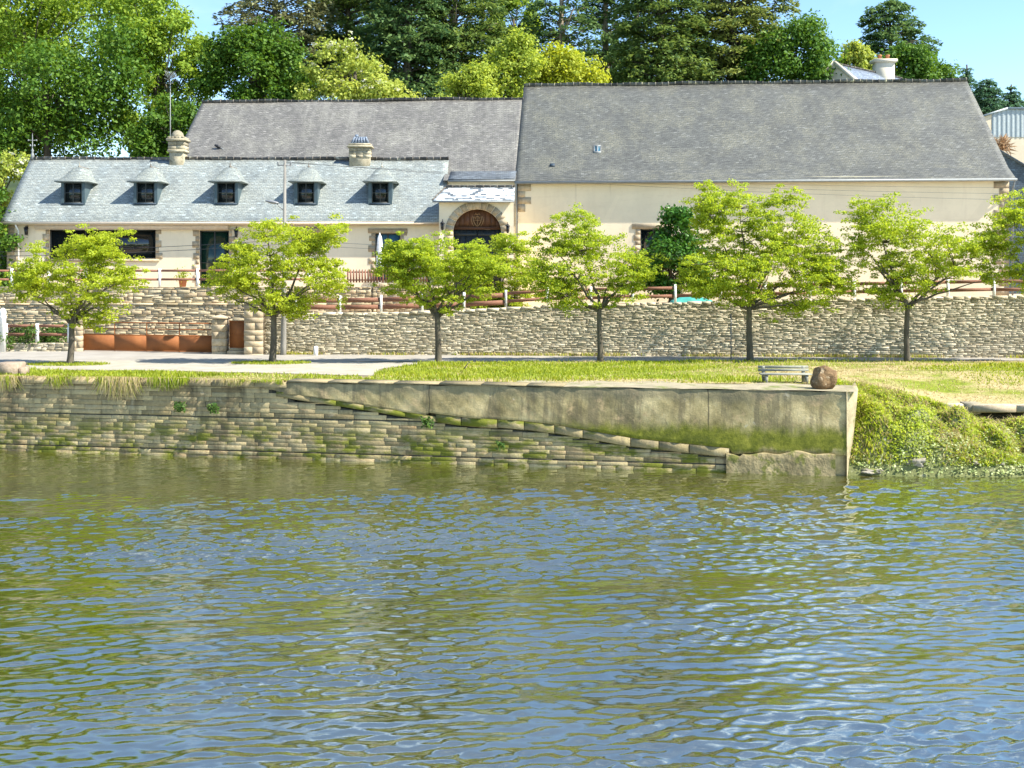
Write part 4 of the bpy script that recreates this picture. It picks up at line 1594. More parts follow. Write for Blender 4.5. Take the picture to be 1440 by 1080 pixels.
def terrace_wall():
    rng = np.random.default_rng(18)
    x0, x1 = xat(-60, 60), xat(522, 60)
    p, L, d, n = line_place((x0, 60.0), (x1, 60.0))
    t = thing('terrace_wall', 'pale rubble terrace wall with a ledge, behind the rusty gate', 'wall', (x0, 60, G))
    mb = MB()
    lower = lambda u, v, w: p(u, v, w + .14)
    masonry(mb, lower, 0, L, lambda u: G - .1, lambda u: 4.80, (.09, .2), (.2, .7), (.0, .055), .012, rng, 0, .4)
    masonry(mb, p, 0, L, lambda u: 4.88, lambda u: TZ + .03, (.10, .22), (.2, .7), (.0, .06), .012, rng, 0, .45)
    for a in np.arange(0, L, 1.3):
        b = min(a + 1.29, L)
        mb.hexa([p(a, 4.79, .20), p(b, 4.79, .20), p(b, 4.79, -.1), p(a, 4.79, -.1), p(a, 4.885, .18), p(b, 4.885, .18), p(b, 4.885, -.1), p(a, 4.885, -.1)], 0)
    wall_body(mb, lower, L, lambda u: G - .3, lambda u: 4.79, .6, 10, 1)
    wall_body(mb, p, L, lambda u: 4.7, lambda u: TZ - .01, .5, 10, 1)
    # return towards the house
    p2, L2, _, _ = line_place((x1, 60.02), (x1 + .2, 63.2))
    masonry(mb, p2, 0, L2, lambda u: G, lambda u: TZ, (.1, .2), (.2, .6), (.0, .05), .012, rng, 0, .4)
    mb.build('stonework', [M['rubble_pale'], M['mortar']], t)
    return p, L, x0


tp, TL, tx0 = terrace_wall()
tus = [xat(p, 60.2) - tx0 for p in (-35, 17, 69, 121, 173, 225, 278, 330, 382, 434)]
rail_fence('rail_fence', 'fence of white posts and thin brown rails before the small house', tp, tus, lambda u: TZ + .02, .98, [(.40, .12), (.86, .12)], .12, w0=-.18)


# steps and picket railing at the right end of the terrace
def picket():
    x0, x1, Y, z = xat(488, 60.4), xat(600, 60.4), 60.4, TZ + .25
    t = thing('picket_fence', 'short brown picket railing above the stone steps by the gateway', 'fence', (x0, Y, z))
    mb = MB()
    for zz in (z + .10, z + .52): mb.box(x0, x1, Y - .02, Y + .02, zz, zz + .07)
    mb.build('rail', M['rail'], t)
    mb = MB()
    x = x0
    while x < x1:
        mb.hexa([(x, Y - .045, z), (x + .09, Y - .045, z), (x + .09, Y - .022, z), (x, Y - .022, z), (x + .0, Y - .045, z + .62), (x + .09, Y - .045, z + .62), (x + .09, Y - .022, z + .62), (x, Y - .022, z + .62)])
        mb.add([(x, Y - .045, z + .62), (x + .09, Y - .045, z + .62), (x + .045, Y - .045, z + .72), (x, Y - .022, z + .62), (x + .09, Y - .022, z + .62), (x + .045, Y - .022, z + .72)], [(0, 1, 2), (5, 4, 3), (1, 4, 5, 2), (0, 2, 5, 3)])
        x += .155
    mb.build('pickets', M['rail'], t)
    t2 = thing('stone_steps', 'low stone steps and landing under the picket railing', 'steps', (x1, 58, 4.4))
    mb = MB()
    a, b = xat(522, 60) + .02, xat(606, 60)
    rngs = np.random.default_rng(4)
    pl, L, _, _ = line_place((a + .05, 60.0), (b, 60.0))
    masonry(mb, pl, 0, L, lambda u: 4.2, lambda u: z - .02, (.1, .22), (.2, .6), (.0, .05), .012, rngs, 0, .4)
    wall_body(mb, pl, L, lambda u: 4.0, lambda u: z - .02, .9, 4, 1)
    mb.build('landing', [M['rubble_pale'], M['mortar']], t2)
    mb = MB()
    for k in range(7):
        mb.box(b + .01 + k * .3, b + .31 + k * .3, 59.6, 61.0, 4.2, z - .05 - .19 * (k + 1) + .02, 0, .015)
    mb.build('treads', M['granite'], t2)


picket()


# ------------------------------------------------------------------ gate and pillars at the left
def pillar(name, label, px, Y, w, z0, z1, cap=True, ball=False, mat='granite', dp=None, group='gate pillars'):
    x = xat(px, Y)
    dp = dp or w
    t = thing(name, label, 'pillar', (x, Y, z0), group)
    mb = MB()
    rngp = random.Random(int(px))
    z = z0 - .2
    k = 0
    while z < z1 - .02:
        h = min(rngp.uniform(.24, .36), z1 - z)
        e = rngp.uniform(-.008, .008)
        if k % 2 == 0:
            mb.box(x - w / 2 - e, x + w / 2 + e, Y - dp / 2 - e, Y + dp / 2 + e, z + .004, z + h - .004, 0, .012)
        else:
            s = rngp.uniform(-.1, .1)
            mb.box(x - w / 2 - e, x + s - .004, Y - dp / 2 - e, Y + dp / 2 + e, z + .004, z + h - .004, 0, .012)
            mb.box(x + s + .004, x + w / 2 + e, Y - dp / 2 - e, Y + dp / 2 + e, z + .004, z + h - .004, 0, .012)
        z += h; k += 1
    mb.box(x - w / 2 + .02, x + w / 2 - .02, Y - dp / 2 + .02, Y + dp / 2 - .02, z0 - .1, z1 - .01, 1)
    mb.build('shaft', [M[mat], M['mortar']], t)
    if cap:
        mb = MB()
        mb.box(x - w / 2 - .05, x + w / 2 + .05, Y - dp / 2 - .05, Y + dp / 2 + .05, z1 + .002, z1 + .10, 0, .02)
        q = w / 2 + .02
        mb.add([(x - q, Y - q, z1 + .101), (x + q, Y - q, z1 + .101), (x + q, Y + q, z1 + .101), (x - q, Y + q, z1 + .101), (x, Y, z1 + .22)], [(0, 1, 4), (1, 2, 4), (2, 3, 4), (3, 0, 4)])
        mb.build('cap', M['granite'], t)
    return t


pillar('gate_pillar', 'slim stone pillar at the left end of the long rusty gate', 110, 56.2, .46, G, 4.30)
pillar('gate_pillar', 'stone block pillar between the long rusty gate and the small rusty gate', 310, 54.2, .66, G, 4.25)
pillar('gate_pillar', 'tall stone pillar joining the small rusty gate to the roadside wall', 359, 53.75, .86, G, 5.02)


def gates():
    a = np.array([xat(117, 56.3), 56.3]); b = np.array([xat(299, 54.4), 54.4])
    p, L, d, n = line_place(tuple(a), tuple(b))
    t = thing('metal_gate', 'long low rusty sheet-metal gate with an open rail on top', 'gate', (a[0], a[1], G))
    mb = MB()
    N = 4
    for k in range(N):
        u0, u1 = L * k / N + .01, L * (k + 1) / N - .01
        mb.hexa([p(u0, G + .06, .02), p(u1, G + .06, .02), p(u1, G + .06, -.02), p(u0, G + .06, -.02), p(u0, G + .80, .02), p(u1, G + .80, .02), p(u1, G + .80, -.02), p(u0, G + .80, -.02)])
    mb.build('sheet_panel', M['rust'], t)
    mb = MB()
    for k in range(N + 1):
        u = L * k / N
        mb.tube([p(u, G + .02, .0), p(u, G + 1.42, .0)], .032, 6)
    for z, r in ((1.42, .032), (1.12, .028), (.82, .034), (.06, .034)):
        mb.tube([p(0, G + z, .0), p(L, G + z, .0)], r, 6)
    mb.build('gate_frame', M['rust'], t)
    a = (xat(323, 54.1), 54.1); b = (xat(345, 53.9), 53.9)
    p, L, d, n = line_place(a, b)
    t = thing('metal_gate', 'small solid rusty gate between two stone pillars', 'gate', (a[0], a[1], G))
    mb = MB()
    mb.hexa([p(0, G + .30, .02), p(L, G + .30, .02), p(L, G + .30, -.02), p(0, G + .30, -.02), p(0, G + 1.55, .02), p(L, G + 1.55, .02), p(L, G + 1.55, -.02), p(0, G + 1.55, -.02)])
    mb.build('sheet_panel', M['rust'], t)
    mb = MB()
    for z in (G + .30, G + .92, G + 1.55): mb.tube([p(0, z, .025), p(L, z, .025)], .022, 5)
    for u in (0.02, L - .02): mb.tube([p(u, G + .05, .025), p(u, G + 1.58, .025)], .024, 5)
    mb.build('gate_frame', M['rust'], t)
    mb = MB()
    mb.box(a[0] - .02, b[0] + .05, 53.7, 54.6, G - .05, G + .16, 0, .02)
    mb.box(a[0] - .02, b[0] + .05, 54.0, 54.6, G + .162, G + .27, 0, .02)
    o = mb.build('doorstep', M['granite'])
    tag(o, 'worn stone step under the small rusty gate', 'step')


gates()


def low_wall():
    rng = np.random.default_rng(28)
    p, L, d, n = line_place((-32, 56.0), (xat(102, 56.2), 56.0))
    t = thing('low_wall', 'knee-high stone wall with a railing at the left picture edge', 'wall', (-32, 56, G))
    mb = MB()
    masonry(mb, p, 0, L, lambda u: G - .1, lambda u: 3.0, (.07, .16), (.2, .6), (.0, .05), .012, rng, 0, .4)
    wall_body(mb, p, L, lambda u: G - .3, lambda u: 3.0, .4, 6, 1)
    mb.build('stonework', [M['rubble'], M['mortar']], t)
    us = [xat(q, 56.15) + 32 for q in (-130, -84, -38, 8, 52, 97)]
    rail_fence('rail_fence', 'short fence of white posts and brown rails on the knee-high wall', p, us, lambda u: 3.0, .95, [(.42, .14), (.84, .14)], .15, w0=-.2)
    x = xat(4, 55.4)
    t = thing('white_post', 'stout white post with a rounded cap at the left picture edge', 'post', (x, 55.4, G))
    mb = MB()
    mb.lathe((x, 55.4, G), [(.15, -.1), (.15, 1.62), (.17, 1.66), (.17, 1.72), (.14, 1.8), (.16, 1.88), (.15, 2.0), (.10, 2.1), (.03, 2.14)], 12)
    mb.build('post', M['post'], t, True)


low_wall()


def small_markers():
    x = xat(444, 53.0)
    mb = MB(); mb.box(x - .09, x + .09, 52.95, 53.13, G - .1, G + .42, 0, .03)
    tag(mb.build('marker_stone', M['post']), 'short pale marker stone at the foot of the roadside wall', 'marker')
    x = xat(1028, 50.4)
    mb = MB(); mb.tube([(x, 50.4, G - .1), (x, 50.4, G + 2.0)], .026, 6)
    tag(mb.build('thin_pole', M['grey_iron']), 'thin grey pole standing beside the wall left of the tallest street tree', 'pole')


small_markers()

# ================================================================== BUILDINGS
def roof_plane(mb, prof_l, prof_r, thick=.09, nu=40, sub=4, sag=.03, seed=0, mi=0, under=True):
    """roof slope swept from the left profile to the right one (lists of points, eave to ridge), slightly uneven"""
    rng = np.random.default_rng(seed)
    L, R = [], []
    for prof, out in ((prof_l, L), (prof_r, R)):
        for a, b in zip(prof[:-1], prof[1:]):
            for k in range(sub): out.append(np.array(a) + (np.array(b) - np.array(a)) * k / sub)
        out.append(np.array(prof[-1]))
    nv = len(L) - 1
    fx = rng.normal(size=(6, 2)) * np.array([.55, 1.0]); ph = rng.uniform(0, 6.28, 6)
    W = np.linalg.norm(np.array(prof_r[0]) - np.array(prof_l[0]))
    V = []
    for i in range(nu + 1):
        f = i / nu
        for j in range(nv + 1):
            p = L[j] * (1 - f) + R[j] * f
            dz = sag * min(1, 6 * f, 6 * (1 - f)) * sum(math.sin(fx[k][0] * f * W + fx[k][1] * j / nv * 6 + ph[k]) for k in range(6)) / 2.4
            V.append((p[0], p[1], p[2] + dz))
    n0 = len(V)
    V2 = [(x, y, z - thick) for x, y, z in V]
    Fs = []
    for i in range(nu):
        for j in range(nv):
            a = i * (nv + 1) + j
            Fs.append((a, a + nv + 1, a + nv + 2, a + 1))
            if under: Fs.append((n0 + a, n0 + a + 1, n0 + a + nv + 2, n0 + a + nv + 1))
    for i in range(nu):
        a, b = i * (nv + 1), (i + 1) * (nv + 1)
        Fs.append((a, n0 + a, n0 + b, b))
        a, b = a + nv, b + nv
        Fs.append((b, n0 + b, n0 + a, a))
    for j in range(nv):
        a = j; Fs.append((a, a + 1, n0 + a + 1, n0 + a))
        a = nu * (nv + 1) + j; Fs.append((a + 1, a, n0 + a, n0 + a + 1))
    mb.add(V + V2, Fs, mi)
    return V, nv


def ridge_line(pts_fn, L, seed, size=.13, step=.42):
    """half-round ridge tiles laid end to end with mortar lumps"""
    rng = np.random.default_rng(seed)
    mb = MB()
    u = 0
    while u < L - .02:
        b = min(u + step * rng.uniform(.9, 1.1), L)
        p, q = np.array(pts_fn(u)), np.array(pts_fn(b))
        r = size * rng.uniform(.88, 1.1)
        mb.tube([tuple(p + (q - p) * .02), tuple(p + (q - p) * .86), tuple(p + (q - p) * .87), tuple(q)], [r, r * .94, r * 1.18, r * 1.12], 7)
        u = b
    return mb


def wall_openings(mb, place, u0, u1, z0, z1, holes, thick=.35, mi=0):
    """front face with real openings and their reveals; holes (a,b,c,d) = u range, z range"""
    us = sorted({u0, u1, *[h[0] for h in holes], *[h[1] for h in holes]})
    zs = sorted({z0, z1, *[h[2] for h in holes], *[h[3] for h in holes]})
    for a, b in zip(us[:-1], us[1:]):
        for c, d in zip(zs[:-1], zs[1:]):
            m, n = (a + b) / 2, (c + d) / 2
            if any(h[0] < m < h[1] and h[2] < n < h[3] for h in holes): continue
            mb.quad(place(a, c, 0), place(b, c, 0), place(b, d, 0), place(a, d, 0), mi)
    for a, b, c, d in holes:
        mb.quad(place(a, c, 0), place(a, d, 0), place(a, d, -thick), place(a, c, -thick), mi)
        mb.quad(place(b, c, 0), place(b, c, -thick), place(b, d, -thick), place(b, d, 0), mi)
        mb.quad(place(a, d, 0), place(b, d, 0), place(b, d, -thick), place(a, d, -thick), mi)
        mb.quad(place(a, c, 0), place(a, c, -thick), place(b, c, -thick), place(b, c, 0), mi)


def pbox(mb, place, a, b, c, d, w0, w1, mi=0):
    """box in a wall frame"""
    mb.hexa([place(a, c, w1), place(b, c, w1), place(b, c, w0), place(a, c, w0), place(a, d, w1), place(b, d, w1), place(b, d, w0), place(a, d, w0)], mi)


def window(parent, place, a, b, c, d, panes=2, glass='glass', frame='frame_dark', depth=.16, fw=.06, transom=None, name='window'):
    fr = MB()
    e = .003
    pbox(fr, place, a + e, a + fw, c + e, d - e, -depth, -depth + .07)
    pbox(fr, place, b - fw, b - e, c + e, d - e, -depth, -depth + .07)
    pbox(fr, place, a + fw + e, b - fw - e, d - fw, d - e, -depth, -depth + .07)
    pbox(fr, place, a + fw + e, b - fw - e, c + e, c + fw, -depth, -depth + .07)
    for k in range(1, panes):
        x = a + (b - a) * k / panes
        pbox(fr, place, x - fw * .55, x + fw * .55, c + fw + e, d - fw - e, -depth, -depth + .066)
    if transom:
        zt = c + (d - c) * transom
        pbox(fr, place, a + fw + e, b - fw - e, zt - .02, zt + .02, -depth + .002, -depth + .06)
    f = fr.build(name, M[frame], parent)
    g = MB()
    pbox(g, place, a + .02, b - .02, c + .02, d - .02, -depth - .03, -depth + .02)
    g.build('pane', M[glass], f)
    return f


def stone_surround(mb, place, a, b, c, d, rng, lintel=.30, sill=True, proud=.025, quoin=(.18, .34)):
    z = c
    k = 0
    while z < d - .02:
        h = min(rng.uniform(.24, .36), d - z)
        if d - z - h < .1: h = d - z
        wl = quoin[k % 2] * rng.uniform(.9, 1.1)
        pbox(mb, place, a - wl, a - .002, z + .004, z + h - .004, -.02, proud + rng.uniform(-.004, .006))
        wl = quoin[(k + 1) % 2] * rng.uniform(.9, 1.1)
        pbox(mb, place, b + .002, b + wl, z + .004, z + h - .004, -.02, proud + rng.uniform(-.004, .006))
        z += h; k += 1
    if lintel: pbox(mb, place, a - quoin[1] - .03, b + quoin[1] + .03, d + .002, d + lintel, -.02, proud + .012)
    if sill: pbox(mb, place, a - .18, b + .18, c - .16, c - .004, -.02, .07)


def wall_lantern(parent, place, u, z):
    mb = MB()
    mb.tube([place(u, z + .25, .0), place(u, z + .34, .08), place(u, z + .36, .18), place(u, z + .27, .22)], .016, 5)
    mb.tube([place(u, z - .25, .0), place(u, z + .25, .02)], .02, 5)
    c = place(u, z, .22)
    mb.lathe(c, [(.02, .27), (.13, .16), (.14, .14)], 8)
    for k in range(6):
        an = k * math.pi / 3
        mb.tube([(c[0] + .07 * math.cos(an), c[1] + .07 * math.sin(an), c[2] - .17), (c[0] + .11 * math.cos(an), c[1] + .11 * math.sin(an), c[2] + .14)], .009, 4)
    mb.lathe(c, [(.03, -.24), (.075, -.19), (.075, -.17)], 8)
    o = mb.build('wall_lantern', M['iron'], parent)
    g = MB()
    g.lathe(c, [(.058, -.165), (.098, .135)], 8)
    g.build('lantern_glass', M['curtain'] if False else M['glass'], o)


# ------------------------------------------------------------------ the small house
def small_house():
    rng = np.random.default_rng(50)
    YW = 62.7
    xl, xr = -27.98, -3.675
    ye, ze = 62.27, 9.335
    yr, zr = 66.1, 13.145
    slope = (zr - ze) / (yr - ye)
    roofz = lambda y: ze + (y - ye) * slope
    t = thing('small_house', 'low cream house with pale slate roof and five dormers', 'house', (xl, YW, TZ))
    p, L, d, n = line_place((xl + .15, YW), (xr - .1, YW))
    U = lambda px, Y=YW: xat(px, Y) - (xl + .15)
    Z = lambda py: zat(py, YW)
    holes = [(U(69), U(219), Z(364), Z(322.5)), (U(280), U(322), TZ + .05, Z(324)), (U(414), U(447), Z(352), Z(327)), (U(527.5), U(563), TZ + .35, Z(328))]
    # walls
    mb = MB()
    wall_openings(mb, p, 0, L, TZ - .3, roofz(YW) - .06, holes)
    yb = 2 * yr - YW
    zt = roofz(YW) - .06
    a0, b0 = p(0, 0, 0)[0], p(L, 0, 0)[0]
    for x, fl in ((a0, 1), (b0, 0)):
        pts = [(x, YW, TZ - .3), (x, yb, TZ - .3), (x, yb, zt), (x, yr, zr - .06), (x, YW, zt)]
        mb.add(pts, [tuple(range(5)) if not fl else tuple(range(4, -1, -1))])
    mb.quad((b0, yb, TZ - .3), (a0, yb, TZ - .3), (a0, yb, zt), (b0, yb, zt))
    mb.build('wall', M['cream_house'], t)
    # dark room behind the openings
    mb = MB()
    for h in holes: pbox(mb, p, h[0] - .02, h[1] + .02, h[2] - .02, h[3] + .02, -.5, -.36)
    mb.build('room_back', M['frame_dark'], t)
    # roof
    mb = MB()
    roof_plane(mb, [(xl, ye, ze), (xl, yr, zr)], [(xr, ye, ze), (xr, yr, zr)], .08, 60, 8, .028, 3)
    roof_plane(mb, [(xr, 2 * yr - ye, ze), (xr, yr + .01, zr)], [(xl, 2 * yr - ye, ze), (xl, yr + .01, zr)], .08, 20, 4, .02, 4)
    roof = mb.build('roof', M['slate_house'], t)
    rl = lambda u: (xl + u, yr, zr + .02 + .02 * math.sin(u * .8) + .012 * math.sin(u * 2.3))
    ridge_line(rl, xr - xl, 2, .10).build('ridge_tiles', M['ridge'], roof, True)
    # gutter, fascia, downpipe
    mb = MB()
    mb.box(xl + .1, xr - .05, ye + .12, ye + .15, ze - .22, ze - .09)
    for z, r in ((ze - .12, .075),): mb.tube([(xl, ye - .03, z), (xr, ye - .03, z)], r, 8)
    mb.build('gutter', M['beige_metal'], t)
    mb = MB()
    x = xat(25, 62.5)
    mb.tube([(x - .05, ye, ze - .15), (x, YW - .12, ze - .55), (x, YW - .12, TZ)], .05, 7)
    mb.build('downpipe', M['white_wood'], t)
    # windows
    w1 = holes[0]
    window(t, p, *w1[:2], w1[2], w1[3], 3, 'glass', 'frame_dark', .2, .07)
    w2 = holes[1]
    window(t, p, *w2[:2], w2[2], w2[3], 2, 'glass_green', 'frame_dark', .22, .07, .42, name='glazed_door')
    window(t, p, *holes[2], 2)
    window(t, p, *holes[3], 2, 'glass_sky_tint', 'frame_dark', .18, .06)
    for hh, lin, sill, qq in ((holes[0], .1, True, (.18, .34)), (holes[1], .1, False, (.18, .34)), (holes[2], .3, True, (.18, .34)), (holes[3], .26, False, (.2, .36))):
        mb = MB()
        stone_surround(mb, p, *hh, rng, lin, sill, quoin=qq)
        mb.build('stone_surround', M['granite'], t)
    mb = MB()
    # corner quoins at the left
    z = TZ
    k = 0
    while z < 9.1:
        h = rng.uniform(.26, .38)
        pbox(mb, p, .002, (.42, .62)[k % 2], z + .004, min(z + h, 9.15) - .004, -.02, .022)
        z += h; k += 1
    mb.build('corner_stones', M['granite'], t)
    # awning cassette above the long window
    mb = MB()
    a, b = U(51), U(322)
    pbox(mb, p, a, b, Z(321.5), Z(316.2), .06, .27)
    pbox(mb, p, a + .02, b - .02, Z(323), Z(321.6), .06, .24)
    for k in range(5):
        u = a + (b - a) * (k + .5) / 5
        pbox(mb, p, u - .05, u + .05, Z(318), Z(315), -.01, .055)
    mb.build('awning', M['beige_metal'], t)
    for px, py in ((39, 325), (333.5, 328)): wall_lantern(t, p, U(px), Z(py))
    # dormers
    for px in (102.5, 204.5, 318, 430, 534.5):
        Yd = 63.23
        xc = xat(px, Yd)
        zb, zt = roofz(Yd) - .02, 11.55
        hw = .50 if px < 400 else .47
        cw = .66
        mb = MB()
        q, _, _, _ = line_place((xc - 5, Yd), (xc + 5, Yd))
        wall_openings(mb, q, 5 - cw, 5 + cw, zb - .1, zt + .06, [(5 - hw, 5 + hw, zb + .12, zt - .02)], .12)
        ytop = ye + (zt + .06 - ze) / slope
        for s in (-1, 1):
            x = xc + s * cw
            pts = [(x, Yd, zb - .1), (x, Yd, zt + .06), (x, ytop + .02, zt + .06)]
            mb.add(pts, [(0, 1, 2) if s < 0 else (2, 1, 0)])
        d0 = mb.build('dormer', M['cheek'], t)
        window(d0, q, 5 - hw, 5 + hw, zb + .12, zt - .02, 2, 'glass', 'frame_dark', .10, .05, .5)
        mb = MB()
        pbox(mb, q, 5 - hw - .10, 5 + hw + .10, zb + .02, zb + .115, -.02, .06)
        mb.build('window_sill', M['slate_dark'], d0)
        # bell-cast hipped roof
        e, zE = .95, 11.59
        yf = Yd - .26
        za = 12.44
        ya = Yd + 1.05
        y_at = lambda z: ye + (z - ze) / slope
        mb = MB()
        levels = [(0.0, zE), (.18, zE + .10), (.42, zE + .36), (.62, zE + .66), (.78, za)]
        ring = []
        for f, z in levels:
            hwid = e * (1 - f)
            ring.append([(xc - hwid, yf + (ya - yf) * f, z), (xc + hwid, yf + (ya - yf) * f, z), (xc + hwid, max(y_at(z), yf + (ya - yf) * f + .05) + .03, z), (xc - hwid, max(y_at(z), yf + (ya - yf) * f + .05) + .03, z)])
        V = [v for r in ring for v in r]
        Fs = []
        for i in range(len(ring) - 1):
            b_ = i * 4
            Fs += [(b_, b_ + 1, b_ + 5, b_ + 4), (b_ + 1, b_ + 2, b_ + 6, b_ + 5), (b_ + 3, b_, b_ + 4, b_ + 7)]
        i = (len(ring) - 1) * 4
        Fs.append((i, i + 1, i + 2, i + 3))
        V += [(v[0], v[1], v[2] - .045) for v in ring[0]]
        j = len(ring) * 4
        Fs += [(j + 1, j, j + 3, j + 2), (0, j, j + 1, 1), (1, j + 1, j + 2, 2), (3, j + 3, j, 0)]
        mb.add(V, Fs)
        mb.build('dormer_roof', M['slate_hood'], d0)
        mb = MB()
        mb.tube([(xc, ya - .04, za + .02), (xc, y_at(za) + .1, za + .03)], .085, 7)
        mb.lathe((xc - .02, ya - .06, za), [(.09, .0), (.05, .12), (.02, .16), (.035, .2), (.015, .24), (.006, .36)], 7)
        mb.build('finial', M['ridge'], d0, True)
    # chimneys
    c1 = thing_part = None
    x, y = xat(251, yr), yr
    mb = MB()
    z = zr - .7
    mb.box(x - .40, x + .40, y - .42, y + .42, z, zr + .35, 0, .02)
    mb.box(x - .50, x + .50, y - .5, y + .5, zr + .352, zr + .50, 0, .03)
    for k in range(2):
        for s in range(2): mb.box(x - .47 + s * .475, x - .005 + s * .475, y - .46, y + .46, zr + .503 + k * .24, zr + .735 + k * .24, 0, .025)
    mb.box(x - .56, x + .56, y - .56, y + .56, zr + .99, zr + 1.14, 0, .035)
    for k in range(5):
        mb.box(x - .5 + k * .2, x - .31 + k * .2, y - .5, y + .5, zr + 1.142, zr + 1.24, 0, .02)
    mb.lathe((x - .05, y, zr + 1.14), [(.36, 0), (.36, .15), (.32, .32), (.22, .45), (.08, .52)], 10)
    ch = mb.build('chimney', M['granite_lich'], t)
    x = xat(507, yr)
    mb = MB()
    mb.box(x - .60, x + .60, y - .42, y + .42, zr - .7, zr + .62, 0, .02)
    for k in range(3):
        for s in range(3): mb.box(x - .615 + s * .412, x - .21 + s * .412 - .008, y - .44, y + .44, zr + .02 + k * .2, zr + .21 + k * .2, 0, .02)
    mb.box(x - .72, x + .72, y - .54, y + .54, zr + .622, zr + .74, 0, .03)
    mb.box(x - .64, x + .64, y - .48, y + .48, zr + .742, zr + .86, 0, .03)
    ch2 = mb.build('chimney', M['granite_lich'], t)
    mb = MB()
    for k in range(6):
        f = k / 5
        xx = x - .46 + .92 * f
        mb.hexa([(xx - .07, y - .4, zr + .862), (xx + .07, y - .4, zr + .862), (xx + .07, y + .4, zr + .862), (xx - .07, y + .4, zr + .862),
                 (x + (xx - x) * .68 - .05, y - .12, zr + 1.28), (x + (xx - x) * .68 + .05, y - .12, zr + 1.28), (x + (xx - x) * .68 + .05, y + .12, zr + 1.28), (x + (xx - x) * .68 - .05, y + .12, zr + 1.28)])
    mb.box(x - .3, x - .12, y - .1, y + .1, zr + 1.2, zr + 1.42, 0, .03)
    mb.build('slate_cap', M['slate_blue'], ch2)
    # ridge-end finial
    x = xl + .12
    mb = MB()
    mb.lathe((x, yr, zr), [(.13, -.05), (.10, .25), (.05, .4), (.09, .5), (.03, .58), (.022, 1.3), (.006, 1.5)], 8)
    mb.tube([(x - .22, yr, zr + 1.08), (x + .22, yr, zr + 1.08)], .022, 5)
    for s in (-1, 1):
        mb.lathe((x + s * .23, yr, zr + 1.03), [(.02, 0), (.06, .05), (.02, .1)], 6)
        mb.lathe((x + s * .12, yr, zr + .72), [(.02, 0), (.07, .06), (.02, .12)], 6)
    mb.tube([(x - .14, yr, zr + .78), (x + .14, yr, zr + .78)], .018, 5)
    mb.build('finial', M['zinc'], t)
    return t


small_house()


